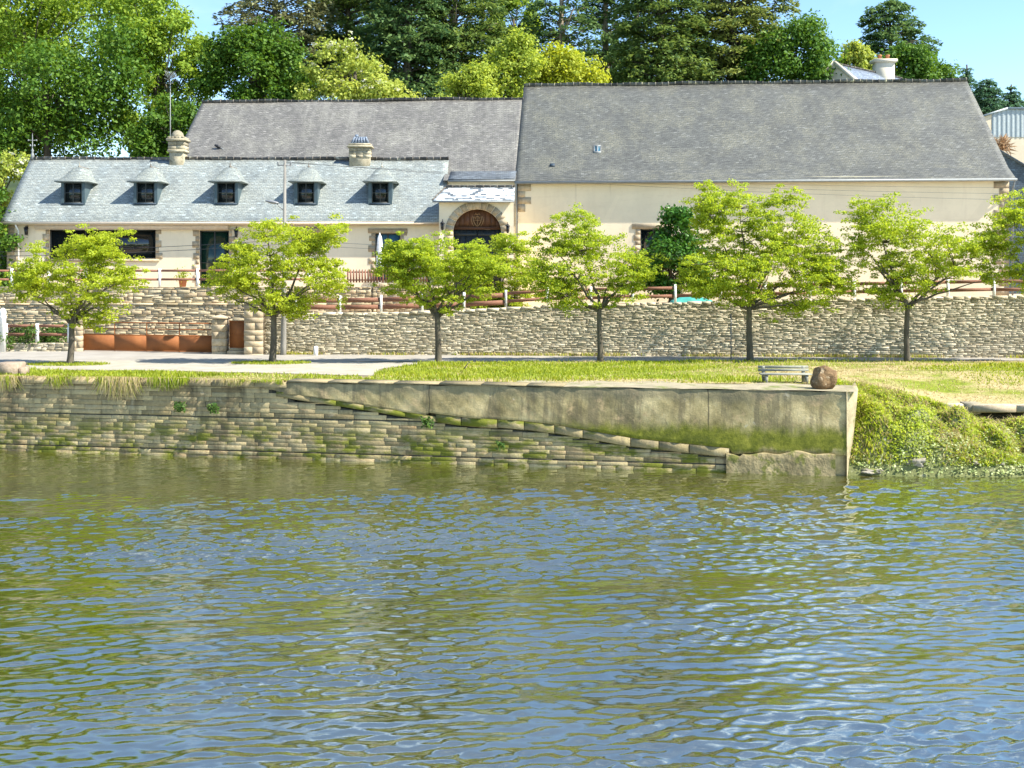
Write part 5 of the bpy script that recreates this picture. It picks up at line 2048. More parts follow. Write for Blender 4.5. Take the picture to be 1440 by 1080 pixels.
# ------------------------------------------------------------------ gateway with the arched door
def gateway():
    rng = np.random.default_rng(60)
    Y = 61.75
    xa, xb = xat(617.5, Y), .09
    p, L, d, n = line_place((xa, Y), (xb, Y))
    t = thing('gateway', 'cream gateway with a stone arch and a brown double door', 'gateway', (xa, Y, 4.8))
    xc = xat(671, Y) - xa
    R, zs = 1.30, zat(294, Y) - 1.22
    zh = 1.22
    z0, z1 = 4.6, zat(283, Y)
    arch = lambda u: zs + zh * math.sqrt(max(0, 1 - ((u - xc) / R) ** 2))
    mb = MB()
    mb.quad(p(0, z0, 0), p(xc - R, z0, 0), p(xc - R, z1, 0), p(0, z1, 0))
    mb.quad(p(xc + R, z0, 0), p(L, z0, 0), p(L, z1, 0), p(xc + R, z1, 0))
    K = 28
    for k in range(K):
        a = xc - R * math.cos(math.pi * k / K); b = xc - R * math.cos(math.pi * (k + 1) / K)
        mb.quad(p(a, arch(a), 0), p(b, arch(b), 0), p(b, z1, 0), p(a, z1, 0))
        mb.quad(p(a, arch(a), 0), p(a, arch(a), -.6), p(b, arch(b), -.6), p(b, arch(b), 0))
    for s, u in ((1, xc - R), (0, xc + R)):
        mb.quad(p(u, z0, 0), p(u, zs, 0), p(u, zs, -.6), p(u, z0, -.6)) if s else mb.quad(p(u, z0, 0), p(u, z0, -.6), p(u, zs, -.6), p(u, zs, 0))
    # sides and back
    mb.quad(p(0, z0, 0), p(0, z1, 0), p(0, z1, -.95), p(0, z0, -.95))
    mb.quad(p(L, z0, 0), p(L, z0, -2.6), p(L, z1, -2.6), p(L, z1, 0))
    mb.quad(p(0, z0, -.96), p(L, z0, -.96), p(L, z1 + .6, -.96), p(0, z1 + .6, -.96))
    mb.build('wall', M['cream_house'], t)
    # arch stones
    mb = MB()
    K = 13
    r2 = .42
    for k in range(K):
        a0, a1 = math.pi * (1 - k / K) - .012, math.pi * (1 - (k + 1) / K) + .012
        ps = []
        for w in (.03, -.25):
            for (r, an) in ((0, a0), (0, a1), (1, a1), (1, a0)):
                rx, rz = R + .012 + (r2 if r else 0), zh + .012 + (r2 - .02 if r else 0)
                ps.append(p(xc + rx * math.cos(an), zs + rz * math.sin(an), w))
        mb.add(ps, [(0, 1, 2, 3)[::-1], (4, 5, 6, 7), (0, 1, 5, 4), (1, 2, 6, 5), (2, 3, 7, 6), (3, 0, 4, 7)])
    for s in (-1, 1):
        z = z0
        while z < zs - .05:
            h = min(rng.uniform(.32, .45), zs - z)
            w = rng.uniform(.36, .46)
            a, b = (xc - R - w, xc - R - .012) if s < 0 else (xc + R + .012, xc + R + w)
            pbox(mb, p, a, b, z + .004, z + h - .004, -.25, .03)
            z += h
    mb.build('stone_arch', M['granite'], t)
    # doors
    zt = zat(322, Y)
    mb = MB()
    K = 9
    for k in range(K):
        a, b = xc - R + 2 * R * k / K + .006, xc - R + 2 * R * (k + 1) / K - .006
        top = lambda u: max(arch(u) - .004, zt + .12)
        mb.hexa([p(a, zt + .1, -.30), p(b, zt + .1, -.30), p(b, zt + .1, -.36), p(a, zt + .1, -.36), p(a, top(a), -.30), p(b, top(b), -.30), p(b, top(b), -.36), p(a, top(a), -.36)])
    pbox(mb, p, xc - R, xc + R, zt - .02, zt + .14, -.36, -.24)
    for k in range(14):
        a = xc - R * math.cos(math.pi * k / 14); b = xc - R * math.cos(math.pi * (k + 1) / 14)
        mb.quad(p(a, zt, -.365), p(b, zt, -.365), p(b, max(zt, arch(b)), -.365), p(a, max(zt, arch(a)), -.365))
    tym = mb.build('tympanum', M['oak'], t)
    # carved shield on the panel
    mb = MB()
    zc = zat(310, Y)
    sh = [(-.22, .22), (-.20, -.02), (-.12, -.20), (0, -.31), (.12, -.20), (.20, -.02), (.22, .22), (.1, .18), (0, .24), (-.1, .18), (-.22, .22)]
    mb.tube([p(xc + x, zc + z, -.28) for x, z in sh], .028, 5)
    mb.tube([p(xc, zc + .2, -.285), p(xc, zc - .26, -.285)], .018, 4)
    mb.tube([p(xc - .19, zc + .02, -.285), p(xc + .19, zc + .02, -.285)], .018, 4)
    for x, z in ((-.1, .11), (.1, .11), (0, -.12)): mb.lathe(p(xc + x, zc + z - .03, -.28), [(.02, 0), (.05, .03), (.02, .06)], 6)
    mb.tube([p(xc - .16, zc + .30, -.28), p(xc - .10, zc + .38, -.28), p(xc, zc + .33, -.28), p(xc + .10, zc + .38, -.28), p(xc + .16, zc + .30, -.28)], .024, 5)
    for s in (-1, 1):
        mb.tube([p(xc + s * .27, zc + .25, -.285), p(xc + s * .34, zc + .05, -.285), p(xc + s * .28, zc - .15, -.285), p(xc + s * .18, zc - .30, -.285)], .02, 5)
    mb.build('carved_shield', M['oak_light'], tym)
    for s in (-1, 1):
        mb = MB()
        K = 4
        for k in range(K):
            a = xc + (s * R * k / K) + s * .008; b = xc + s * R * (k + 1) / K - s * .004
            a, b = min(a, b), max(a, b)
            pbox(mb, p, a, b, z0, zt - .024, -.40, -.33)
        a, b = sorted((xc + s * .03, xc + s * (R - .02)))
        for z in (z0 + .6, z0 + 1.9, zt - .35): pbox(mb, p, a, b, z, z + .14, -.33, -.30)
        pbox(mb, p, a - .01, b + .01, z0, zt - .03, -.46, -.405)
        dd = mb.build('door', M['door_dark'], t)
        h = MB()
        h.tube([p(xc + s * .1, z0 + 1.55, -.33), p(xc + s * .1, z0 + 1.58, -.26), p(xc + s * .1, z0 + 1.75, -.26), p(xc + s * .1, z0 + 1.78, -.33)], .014, 5)
        h.build('handle', M['zinc'], dd)
    # roof
    mb = MB()
    ye, ze, yr2, zr2 = Y - .38, zat(281.5, Y - .38), Y + .95, zat(263, Y + .95)
    xl_e, xl_r = xat(608, ye), xat(627, yr2)
    roof_plane(mb, [(xl_e, ye, ze), (xl_r, yr2, zr2)], [(.12, ye, ze), (.16, yr2, zr2)], .07, 20, 6, .015, 9)
    roof_plane(mb, [(.16, Y + 2.3, ze), (.16, yr2 + .01, zr2)], [(xl_r, Y + 2.3, ze), (xl_r, yr2 + .01, zr2)], .07, 10, 3, .01, 10)
    roof = mb.build('roof', M['slate_patch'], t)
    mb = MB()
    for k in range(5):
        f0, f1 = k / 5, (k + .96) / 5
        a = np.array([xl_e, ye, ze]); b = np.array([xl_r, yr2, zr2])
        mb.tube([tuple(a + (b - a) * f0 + np.array([-.01, 0, .01])), tuple(a + (b - a) * f1 + np.array([-.01, 0, .01]))], .045, 5)
    mb.build('verge', M['ridge'], roof)
    ridge_line(lambda u: (xl_r + u, yr2, zr2 + .02), .15 - xl_r, 12, .085).build('ridge_tiles', M['ridge'], roof, True)
    mb = MB()
    mb.tube([(xl_e, ye - .03, ze - .08), (.1, ye - .03, ze - .08)], .05, 7)
    mb.build('gutter', M['zinc'], t)
    for px, py in ((622.5, 318), (714, 322)): wall_lantern(t, p, xat(px, Y) - xa, zat(py, Y))


def patched_slate():
    m, nt, out = _mat('patched_slate')
    t = NT(nt)
    v = t.coord('UV')
    br = t.n('ShaderNodeTexBrick'); t.l(v, br.inputs['Vector'])
    br.offset = .5
    br.inputs['Color1'].default_value = (0, 0, 0, 1); br.inputs['Color2'].default_value = (1, 1, 1, 1); br.inputs['Mortar'].default_value = (.5, .5, .5, 1)
    br.inputs['Scale'].default_value = 1; br.inputs['Mortar Size'].default_value = .008
    br.inputs['Brick Width'].default_value = .30; br.inputs['Row Height'].default_value = .17
    col = t.mix(t.step(br.outputs['Color'], .70, .78), (.52, .56, .57), (.07, .085, .095))
    col = t.mix(t.math('MULTIPLY', t.step(t.noise(v, 6, 6, .7), .5, .7), .5), col, (.34, .37, .37))
    col = t.mix(br.outputs['Fac'], col, (.16, .17, .17))
    t.bsdf(out, col, .6, .4, 0, t.bump(t.noise(v, 20, 4), .3, .02))
    return m


M['slate_patch'] = patched_slate()
gateway()


# ------------------------------------------------------------------ the two long barns
BA = np.array([.15, 64.0]); BB = np.array([27.45, 62.0])
bp_, BL, bd, bn = line_place(tuple(BA), tuple(BB))                  # eave line of the barn; w negative goes back
BARN_N = (16.4)


def barn():
    rng = np.random.default_rng(70)
    t = thing('long_barn', 'tall cream barn with a huge dark grey slate roof', 'barn', (BA[0], BA[1], 4.8))
    ez, kz, rz = 11.68, 12.34, 18.42
    ew = -.38
    e0, eL = .05, BL
    P = lambda u, w, z: bp_(u, z, -w)
    mb = MB()
    prof = lambda u: [P(u, 0, ez), P(u, 1.1, kz), P(u, 8.2, rz)]
    roof_plane(mb, prof(0), prof(eL), .10, 90, 8, .045, 5)
    back = lambda u: [P(u, 16.4, ez), P(u, 8.21, rz)]
    roof_plane(mb, back(eL), back(0), .10, 20, 4, .04, 6)
    roof = mb.build('roof', M['slate_barn'], t)
    wob = lambda u: .03 * math.sin(u * .7) + .025 * math.sin(u * 1.9 + 1)
    ridge_line(lambda u: P(u, 8.2, rz + .03 + wob(u)), eL, 3, .12, .40).build('ridge_tiles', M['ridge_mossy'], roof, True)
    # skylight and little vent in the slates
    f = lambda z: 1.1 + (z - kz) / (rz - kz) * 7.1

    def roof_at(px, py):
        """point of the slope seen at a photo pixel"""
        lo, hi = 1.1, 8.2
        for _ in range(40):
            w = (lo + hi) / 2
            z = kz + (w - 1.1) / 7.1 * (rz - kz)
            # find u for the pixel column
            k = (px - CX) / F
            b = np.array(P(0, w, z))
            u = (k * b[1] - b[0]) / (bd[0] - k * bd[1])
            q = P(u, w, z)
            y = HY - (q[2] - CH) * F / q[1]
            if y > py: lo = w
            else: hi = w
        return u, w, z
    sl = (rz - kz) / 7.1
    u, w, z = roof_at(840, 211)
    mb = MB()
    a, h = .17, .22
    R = lambda du, dw, up: P(u + du, w + dw, z + dw * sl + up)
    for (x0, x1, y0, y1) in ((-a - .05, -a, -h, h), (a, a + .05, -h, h), (-a - .05, a + .05, -h - .05, -h), (-a - .05, a + .05, h, h + .05), (-.03, .03, -h, h)):
        mb.hexa([R(x0, y0, -.02), R(x1, y0, -.02), R(x1, y1, -.02), R(x0, y1, -.02), R(x0, y0, .10), R(x1, y0, .10), R(x1, y1, .10), R(x0, y1, .10)])
    sk = mb.build('skylight', M['zinc'], roof)
    mb = MB()
    mb.hexa([R(-a, -h, 0), R(a, -h, 0), R(a, h, 0), R(-a, h, 0), R(-a, -h, .06), R(a, -h, .06), R(a, h, .06), R(-a, h, .06)])
    mb.build('skylight_pane', M['glass_sky_tint'], roof)
    u, w, z = roof_at(777, 233)
    mb = MB()
    R = lambda du, dw, up: P(u + du, w + dw, z + dw * sl + up)
    mb.hexa([R(-.13, -.12, -.02), R(.13, -.12, -.02), R(.13, .14, -.02), R(-.13, .14, -.02), R(-.13, -.12, .14), R(.13, -.12, .14), R(.13, .14, .03), R(-.13, .14, .03)])
    mb.build('roof_vent', M['slate_dark'], roof)
    # walls
    wp = lambda uu, v, ww: bp_(uu, v, ww + ew)
    hole = None
    k = (905 - CX) / F
    ua = lambda px: ((px - CX) / F * BA[1] - BA[0]) / (bd[0] - (px - CX) / F * bd[1])
    hz0, hz1 = zat(372, 63), zat(321, 63)
    hole = (ua(901), ua(938), hz0, hz1)
    mb = MB()
    u0, u1 = .15, BL - .22
    wall_openings(mb, wp, u0, u1, 3.9, ez + .18, [hole])
    for uu, fl in ((u0, 1), (u1, 0)):
        pts = [P(uu, .38, 3.9), P(uu, 16.0, 3.9), P(uu, 16.0, ez + .1), P(uu, 8.2, rz - .12), P(uu, 1.1, kz - .12), P(uu, .38, ez + .1)]
        mb.add(pts, [tuple(range(6)) if not fl else tuple(range(5, -1, -1))])
    mb.quad(P(u1, 16, 3.9), P(u0, 16, 3.9), P(u0, 16, ez), P(u1, 16, ez))
    mb.build('wall', M['cream'], t)
    window(t, wp, *hole, 2, 'glass', 'frame_dark', .2, .06)
    mb = MB()
    a, b, c, d = hole
    stone_surround(mb, wp, a, b, c, d, rng, 0, True, quoin=(.30, .40))
    pbox(mb, wp, a - .46, b + .46, d + .002, d + .30, -.02, .05)
    mb.build('stone_surround', M['granite'], t)
    mb = MB()
    mb2 = MB()
    # quoins at both corners
    z, q = 4.0, 0
    while z < ez - .1:
        h = rng.uniform(.34, .5)
        if z + h > ez - .05: h = ez - .05 - z
        if True:
            pbox(mb, wp, u1 - (.52, .82)[q % 2], u1 - .002, z + .006, z + h - .006, -.02, .02)
        if z > 9.9: pbox(mb2, wp, u0 + .002, u0 + (.42, .75)[q % 2], z + .006, z + h - .006, -.02, .02)
        z += h; q += 1
    mb.build('corner_stones', M['granite'], t)
    mb2.build('corner_stones', M['granite'], t)
    mb = MB()
    mb.tube([bp_(0, ez - .10, .05), bp_(BL + .05, ez - .10, .05)], .075, 8)
    mb.build('gutter', M['zinc'], t)
    mb = MB()
    x = BL - .06
    mb.tube([bp_(x, ez - .12, .05), bp_(x, ez - .5, -.18), bp_(x, ez - .75, -.30), bp_(x, 4.2, -.30)], .05, 7)
    mb.build('downpipe', M['zinc'], t)
    mb = MB()
    x = .08
    mb.tube([bp_(x, ez - .12, .05), bp_(x, ez - .6, -.25), bp_(x, 4.2, -.25)], .045, 7)
    mb.build('downpipe', M['zinc'], t)


M['ridge_mossy'] = mottled('mossy_ridge_tile', (.08, .08, .06), (.19, .17, .13), 6, .9, .5, .3, spots=(3, .55, .65, (.36, .33, .20)))
barn()


def old_barn():
    t = thing('old_barn', 'older lower barn with a brown-grey slate roof behind the small house', 'barn', (-19.6, 65.4, TZ))
    P = lambda u, w, z: bp_(u, z, -w)
    ul, um, ur = -20.5, -3.85, .05
    ez, kz, rz = 11.76, 12.30, 17.44
    wk, wr = 1.1, 7.1
    sl = (rz - kz) / (wr - wk)
    mb = MB()
    pr = lambda u: [P(u, .04, ez), P(u, wk, kz), P(u, wr, rz)]
    tmp = MB()
    roof_plane(tmp, pr(ul), pr(ur), .08, 80, 16, .035, 15)
    uw = [((v[0] - BA[0]) * bd[0] + (v[1] - BA[1]) * bd[1], -((v[0] - BA[0]) * bn[0] + (v[1] - BA[1]) * bn[1])) for v in tmp.v]
    mb.add(tmp.v, [f for f in tmp.f if not all(uw[i][0] < um and uw[i][1] < 2.0 for i in f)])
    back = lambda u: [P(u, 14.2, ez), P(u, wr + .01, rz)]
    roof_plane(mb, back(ur), back(ul), .10, 14, 4, .04, 16)
    roof = mb.build('roof', M['slate_old'], t)
    ridge_line(lambda u: P(ul + u, wr, rz + .02 + .05 * math.sin(u * .55) + .02 * math.sin(u * 1.7)), ur - ul, 23, .10, .42).build('ridge_tiles', M['ridge'], roof, True)
    mb = MB()
    q = lambda u: [P(u, .02, ez + .05), P(u, wk + .03, kz + .06)]
    roof_plane(mb, q(um + .1), q(ur - .02), .03, 10, 3, .0, 2)
    mb.build('eave_slates', M['slate_eave'], roof)
    mb = MB()
    wp = lambda uu, v, ww: bp_(uu, v, ww - .42)
    wq = lambda uu, v, ww: bp_(uu, v, ww - 2.3)
    wall_openings(mb, wp, um, ur, TZ, ez + .15, [])
    wall_openings(mb, wq, ul + .2, um, TZ, kz + sl * 1.1, [])
    for uu, fl in ((ul + .2, 1), (ur - .05, 0)):
        pts = [P(uu, 2.3, TZ), P(uu, 14.0, TZ), P(uu, 14.0, ez + .1), P(uu, wr, rz - .12), P(uu, 2.3, kz + sl * 1.2 - .1)]
        mb.add(pts, [tuple(range(4, -1, -1)) if fl else tuple(range(5))])
    mb.build('wall', M['cream'], t)
    mb = MB()
    mb.tube([bp_(um + .1, ez - .06, .02), bp_(ur - .02, ez - .06, .02)], .055, 7)
    mb.build('gutter', M['zinc'], t)


old_barn()


# ------------------------------------------------------------------ houses behind
def gable_house():
    t = thing('gable_house', 'pale gabled house with a chimney rising behind the barn ridge', 'house', (xat(1200, 96), 96, 8))
    Y0 = 96.0
    ax, az = xat(1173, Y0), zat(89, Y0)
    L = 11.0
    dx, dy = .75, .66                                  # ridge runs back to the right
    nx, ny = .66, -.75
    hw, drop = 3.4, 2.9
    A = np.array([ax, Y0])
    pt = lambda s, w, z: (A[0] + dx * s + nx * w, A[1] + dy * s + ny * w, z)
    mb = MB()
    ze = az - drop
    mb.add([pt(0, -hw, 7), pt(0, hw, 7), pt(0, hw, ze), pt(0, 0, az), pt(0, -hw, ze)], [(0, 1, 2, 3, 4)])
    mb.add([pt(L, -hw, 7), pt(L, hw, 7), pt(L, hw, ze), pt(L, 0, az), pt(L, -hw, ze)], [(4, 3, 2, 1, 0)])
    mb.quad(pt(0, hw, 7), pt(L, hw, 7), pt(L, hw, ze), pt(0, hw, ze))
    mb.quad(pt(L, -hw, 7), pt(0, -hw, 7), pt(0, -hw, ze), pt(L, -hw, ze))
    for s in (1, -1):
        mb.hexa([pt(-.12, .02 * s, az - .1), pt(.28, .02 * s, az - .1), pt(.28, s * (hw + .2), ze - .3), pt(-.12, s * (hw + .2), ze - .3),
                 pt(-.12, .02 * s, az + .22), pt(.28, .02 * s, az + .22), pt(.28, s * (hw + .2), ze + .02), pt(-.12, s * (hw + .2), ze + .02)])
    mb.build('wall', M['gable'], t)
    mb = MB()
    roof_plane(mb, [pt(.29, hw + .2, ze - .1), pt(.29, 0, az)], [pt(L, hw + .2, ze - .1), pt(L, 0, az)], .08, 16, 6, .01, 31)
    roof_plane(mb, [pt(L, -hw - .2, ze - .1), pt(L, -.01, az)], [pt(.29, -hw - .2, ze - .1), pt(.29, -.01, az)], .08, 16, 6, .01, 32)
    roof = mb.build('roof', M['slate_blue'], t)
    ridge_line(lambda u: pt(.3 + u, 0, az + .02), L - .4, 33, .10).build('ridge_tiles', M['ridge'], roof, True)
    s = 7.3
    c = pt(s, .3, az)
    mb = MB()
    mb.box(c[0] - .82, c[0] + .82, c[1] - .5, c[1] + .5, az - 1.5, az + .9, 0, .02)
    mb.box(c[0] - 1.03, c[0] + 1.03, c[1] - .65, c[1] + .65, az + .902, az + 1.18, 0, .04)
    ch = mb.build('chimney', M['gable'], t)
    for k in range(2):
        mb = MB()
        mb.lathe((c[0] - .35 + k * .7, c[1], az + 1.18), [(.17, 0), (.15, .3), (.19, .33), (.19, .42), (.14, .44)], 10)
        mb.build('chimney_pot', M['terracotta'], ch, True)


gable_house()


def sheds():
    Y = 88.0
    t = thing('industrial_shed', 'pale corrugated shed above a beige wall behind the barn end', 'shed', (xat(1385, Y), Y, 8))
    x0, x1 = xat(1381, Y), xat(1700, Y)
    zlo, zmid, ztl, zt = 8.0, zat(192, Y), zat(165, Y), zat(154, Y)
    mb = MB()
    mb.add([(x0, Y, zlo), (x1, Y, zlo), (x1, Y, zmid), (x0, Y, zmid)], [(0, 1, 2, 3)])
    mb.add([(x0, Y, zlo), (x0, Y, ztl), (x0 - 1.0, Y + 12, ztl - .6), (x0 - 1.0, Y + 12, zlo)], [(0, 1, 2, 3)])
    mb.add([(x1, Y, zlo), (x1, Y + 12, zlo), (x1, Y + 12, zt), (x1, Y, zt)], [(0, 1, 2, 3)])
    xs = x0 + .75
    zz = lambda x: ztl + (zt - ztl) * min(1, (x - x0) / (xat(1416, Y) - x0))
    mb.add([(x0, Y, zmid), (xs, Y, zmid), (xs, Y, zz(xs)), (x0, Y, ztl)], [(0, 1, 2, 3)])
    mb.build('wall', M['pale_wall'], t)
    mb = MB()
    x = xs
    while x < x1:
        for (w0, w1, d0, d1) in ((0, .09, .02, .05), (.09, .18, .05, .05), (.18, .27, .05, .02), (.27, .36, .02, .02)):
            mb.quad((x + w0, Y - d0, zmid - .05), (x + w1, Y - d1, zmid - .05), (x + w1, Y - d1, zz(x + w1)), (x + w0, Y - d0, zz(x + w0)))
        x += .36
    mb.build('cladding', M['corrug'], t)
    mb = MB()
    xm = xat(1416, Y)
    for a, b in ((x0 - .1, xm), (xm, x1)):
        mb.hexa([(a, Y - .15, zz(a)), (b, Y - .15, zz(b)), (b - .6, Y + 12, zz(b)), (a - .6, Y + 12, zz(a)), (a, Y - .15, zz(a) + .16), (b, Y - .15, zz(b) + .16), (b - .6, Y + 12, zz(b) + .16), (a - .6, Y + 12, zz(a) + .16)])
    mb.build('roof', M['corrug'], t)
    # dark slate-clad lean-to behind the barn corner
    Y = 69.0
    t = thing('slate_lean_to', 'dark blue slate-clad lean-to behind the right corner of the barn', 'shed', (xat(1400, Y), Y, 4.5))
    x0, x1 = xat(1360, Y), xat(1560, Y)
    za, zb = zat(209, Y), zat(262, Y)
    xa = xat(1400, Y)
    zf = lambda x: za + (zat(233, Y) - za) * (x - xa) / (xat(1440, Y) - xa)
    mb = MB()
    V, Fs = [], []
    N = 10
    for i in range(N + 1):
        x = xa + (x1 - xa) * i / N
        V += [(x, Y, 4.4), (x, Y, zf(x)), (x, Y + 8, zf(x)), (x, Y + 8, 4.4)]
    for i in range(N):
        a = i * 4
        Fs += [(a, a + 4, a + 5, a + 1), (a + 2, a + 6, a + 7, a + 3)]
    Fs += [(0, 1, 2, 3)]
    mb.add(V, Fs)
    mb.build('wall', M['slate_dark'], t)
    mb = MB()
    mb.hexa([(xa - .15, Y - .2, zf(xa) + .01), (x1, Y - .2, zf(x1) + .01), (x1, Y + 8.2, zf(x1) + .01), (xa - .15, Y + 8.2, zf(xa) + .01), (xa - .15, Y - .2, zf(xa) + .13), (x1, Y - .2, zf(x1) + .13), (x1, Y + 8.2, zf(x1) + .13), (xa - .15, Y + 8.2, zf(xa) + .13)])
    mb.build('roof', M['slate_dark'], t)


sheds()

# ================================================================== POLES, CABLES, AERIAL
def poles():
    Y = 53.3
    x = xat(399.5, Y)
    zt = zat(225, Y)
    t = thing('utility_pole', 'tall slender utility pole with a lamp arm at the stone pillar', 'pole', (x, Y, G))
    mb = MB()
    mb.tube([(x - .05, Y, G - .3), (x - .03, Y, G + .4), (x, Y, G + 3), (x + .04, Y, zt)], [.15, .14, .10, .062], 10)
    mb.build('shaft', M['pole_two'], t, True)
    mb = MB()
    mb.tube([(x - .3, Y - .03, zt - .25), (x + .35, Y - .03, zt - .25)], .025, 5)
    for dx in (-.28, 0.02, .32): mb.lathe((x + dx, Y - .03, zt - .24), [(.015, 0), (.04, .04), (.03, .1), (.045, .13), (.015, .17)], 7)
    mb.build('insulator_bar', M['grey_iron'], t)
    mb = MB()
    za = zat(296, Y)
    hx = xat(385, Y)
    mb.tube([(x, Y, za), (x - .18, Y - .1, za + .15), (hx + .2, Y - .2, za + .30)], .026, 6)
    arm = mb.build('lamp_arm', M['grey_iron'], t)
    mb = MB()
    hz = zat(286, Y)
    V, Fs = [], []
    for i in range(7):
        f = i / 6
        xx = hx + .27 - .62 * f
        r = .12 * math.sin(math.pi * (.12 + .80 * f)) + .01
        for k in range(8):
            an = 2 * math.pi * k / 8
            V.append((xx, Y - .2 + r * math.cos(an), hz + .10 * f + r * .62 * math.sin(an)))
    for i in range(6):
        for k in range(8): Fs.append((i * 8 + k, (i + 1) * 8 + k, (i + 1) * 8 + (k + 1) % 8, i * 8 + (k + 1) % 8))
    Fs += [tuple(range(8)), tuple(6 * 8 + k for k in range(7, -1, -1))]
    mb.add(V, Fs)
    mb.build('lamp_head', M['grey_iron'], arm, True)
    # cables: three from the pole head, two lower ones
    def cable(a, b, sag, label, group, r=.012):
        mb = MB()
        a, b = np.array(a), np.array(b)
        mb.tube([tuple(a + (b - a) * f + np.array([0, 0, -4 * sag * f * (1 - f)])) for f in np.linspace(0, 1, 25)], r, 4)
        tag(mb.build('overhead_cable', M['iron'], None, True, False), label, 'cable', group)
    for i, dx in enumerate((-.28, .02, .32)):
        z = zt - .1
        cable((x + dx, Y, z), (34, 54.5 + i * .5, zat(262 + 10 * i, 54.5)), .45, 'thin cable crossing high before the barn from the pole top', 'cables from the pole top', .005)
    for i in range(2):
        z = zat(337 + 6 * i, Y) - .02
        cable((x - .06, Y - .1, z), (-40, 52.5, zat(345 + 6 * i, 52.5)), .45, 'dark cable sagging left of the pole across the small house', 'cables left of the pole', .011)
        cable((x + .08, Y - .1, z), (36, 52.0, zat(352 + 5 * i, 52)), .55, 'dark cable sagging right of the pole behind the street trees', 'cables right of the pole', .006)
    # lamp post behind the house ridge
    Y2 = 71.4
    Y2 = 68.4
    x2 = xat(321, Y2)
    t = thing('street_lamp', 'curved thin lamp peeping over the ridge of the small house', 'lamp', (x2, Y2, TZ))
    mb = MB()
    mb.tube([(x2, Y2, TZ), (x2, Y2, zat(222, Y2)), (xat(316, Y2), Y2, zat(211, Y2)), (xat(309, Y2), Y2, zat(207, Y2))], [.05, .04, .035, .03], 6)
    mb.build('lamp_post', M['zinc'], t, True)
    mb = MB()
    mb.tube([(xat(310, Y2), Y2, zat(207.5, Y2)), (xat(307, Y2), Y2, zat(206, Y2)), (xat(302, Y2), Y2, zat(204, Y2))], [.05, .10, .06], 8)
    mb.build('lamp_head', M['iron'], t, True)
    # aerial
    Y3 = 66.9
    x3 = xat(239.5, Y3)
    t = thing('tv_aerial', 'television aerial on a thin mast beside the left chimney', 'aerial', (x3, Y3, 12.4))
    mb = MB()
    mb.tube([(x3, Y3, 12.2), (x3, Y3, zat(112, Y3))], [.03, .024], 6)
    mb.build('mast', M['zinc'], t)
    mb = MB()
    zc = zat(109, Y3)
    mb.tube([(x3 - .25, Y3, zc + .12), (x3 + .5, Y3 - .3, zc - .02)], .02, 5)
    for k in range(7):
        f = k / 6
        c = np.array([x3 - .2 + .66 * f, Y3 - .28 * f, zc + .11 - .12 * f])
        mb.tube([tuple(c + np.array([-.08, -.12, .26])), tuple(c - np.array([-.08, -.12, .26]))], .014, 4)
    for dz in (.22, .0, -.2): mb.tube([(x3 - .27, Y3 - .25, zc + .12 + dz), (x3 - .22, Y3 + .3, zc + .12 + dz)], .014, 4)
    mb.tube([(x3 - .15, Y3, zc - .35), (x3 + .22, Y3 - .1, zc - .35)], .018, 4)
    mb.build('antenna', M['zinc'], t)


M['pole_two'] = mottled('pole_timber', (.16, .15, .13), (.30, .28, .24), 4, .9, 0, .3, 25, (1, 1, .2))
poles()


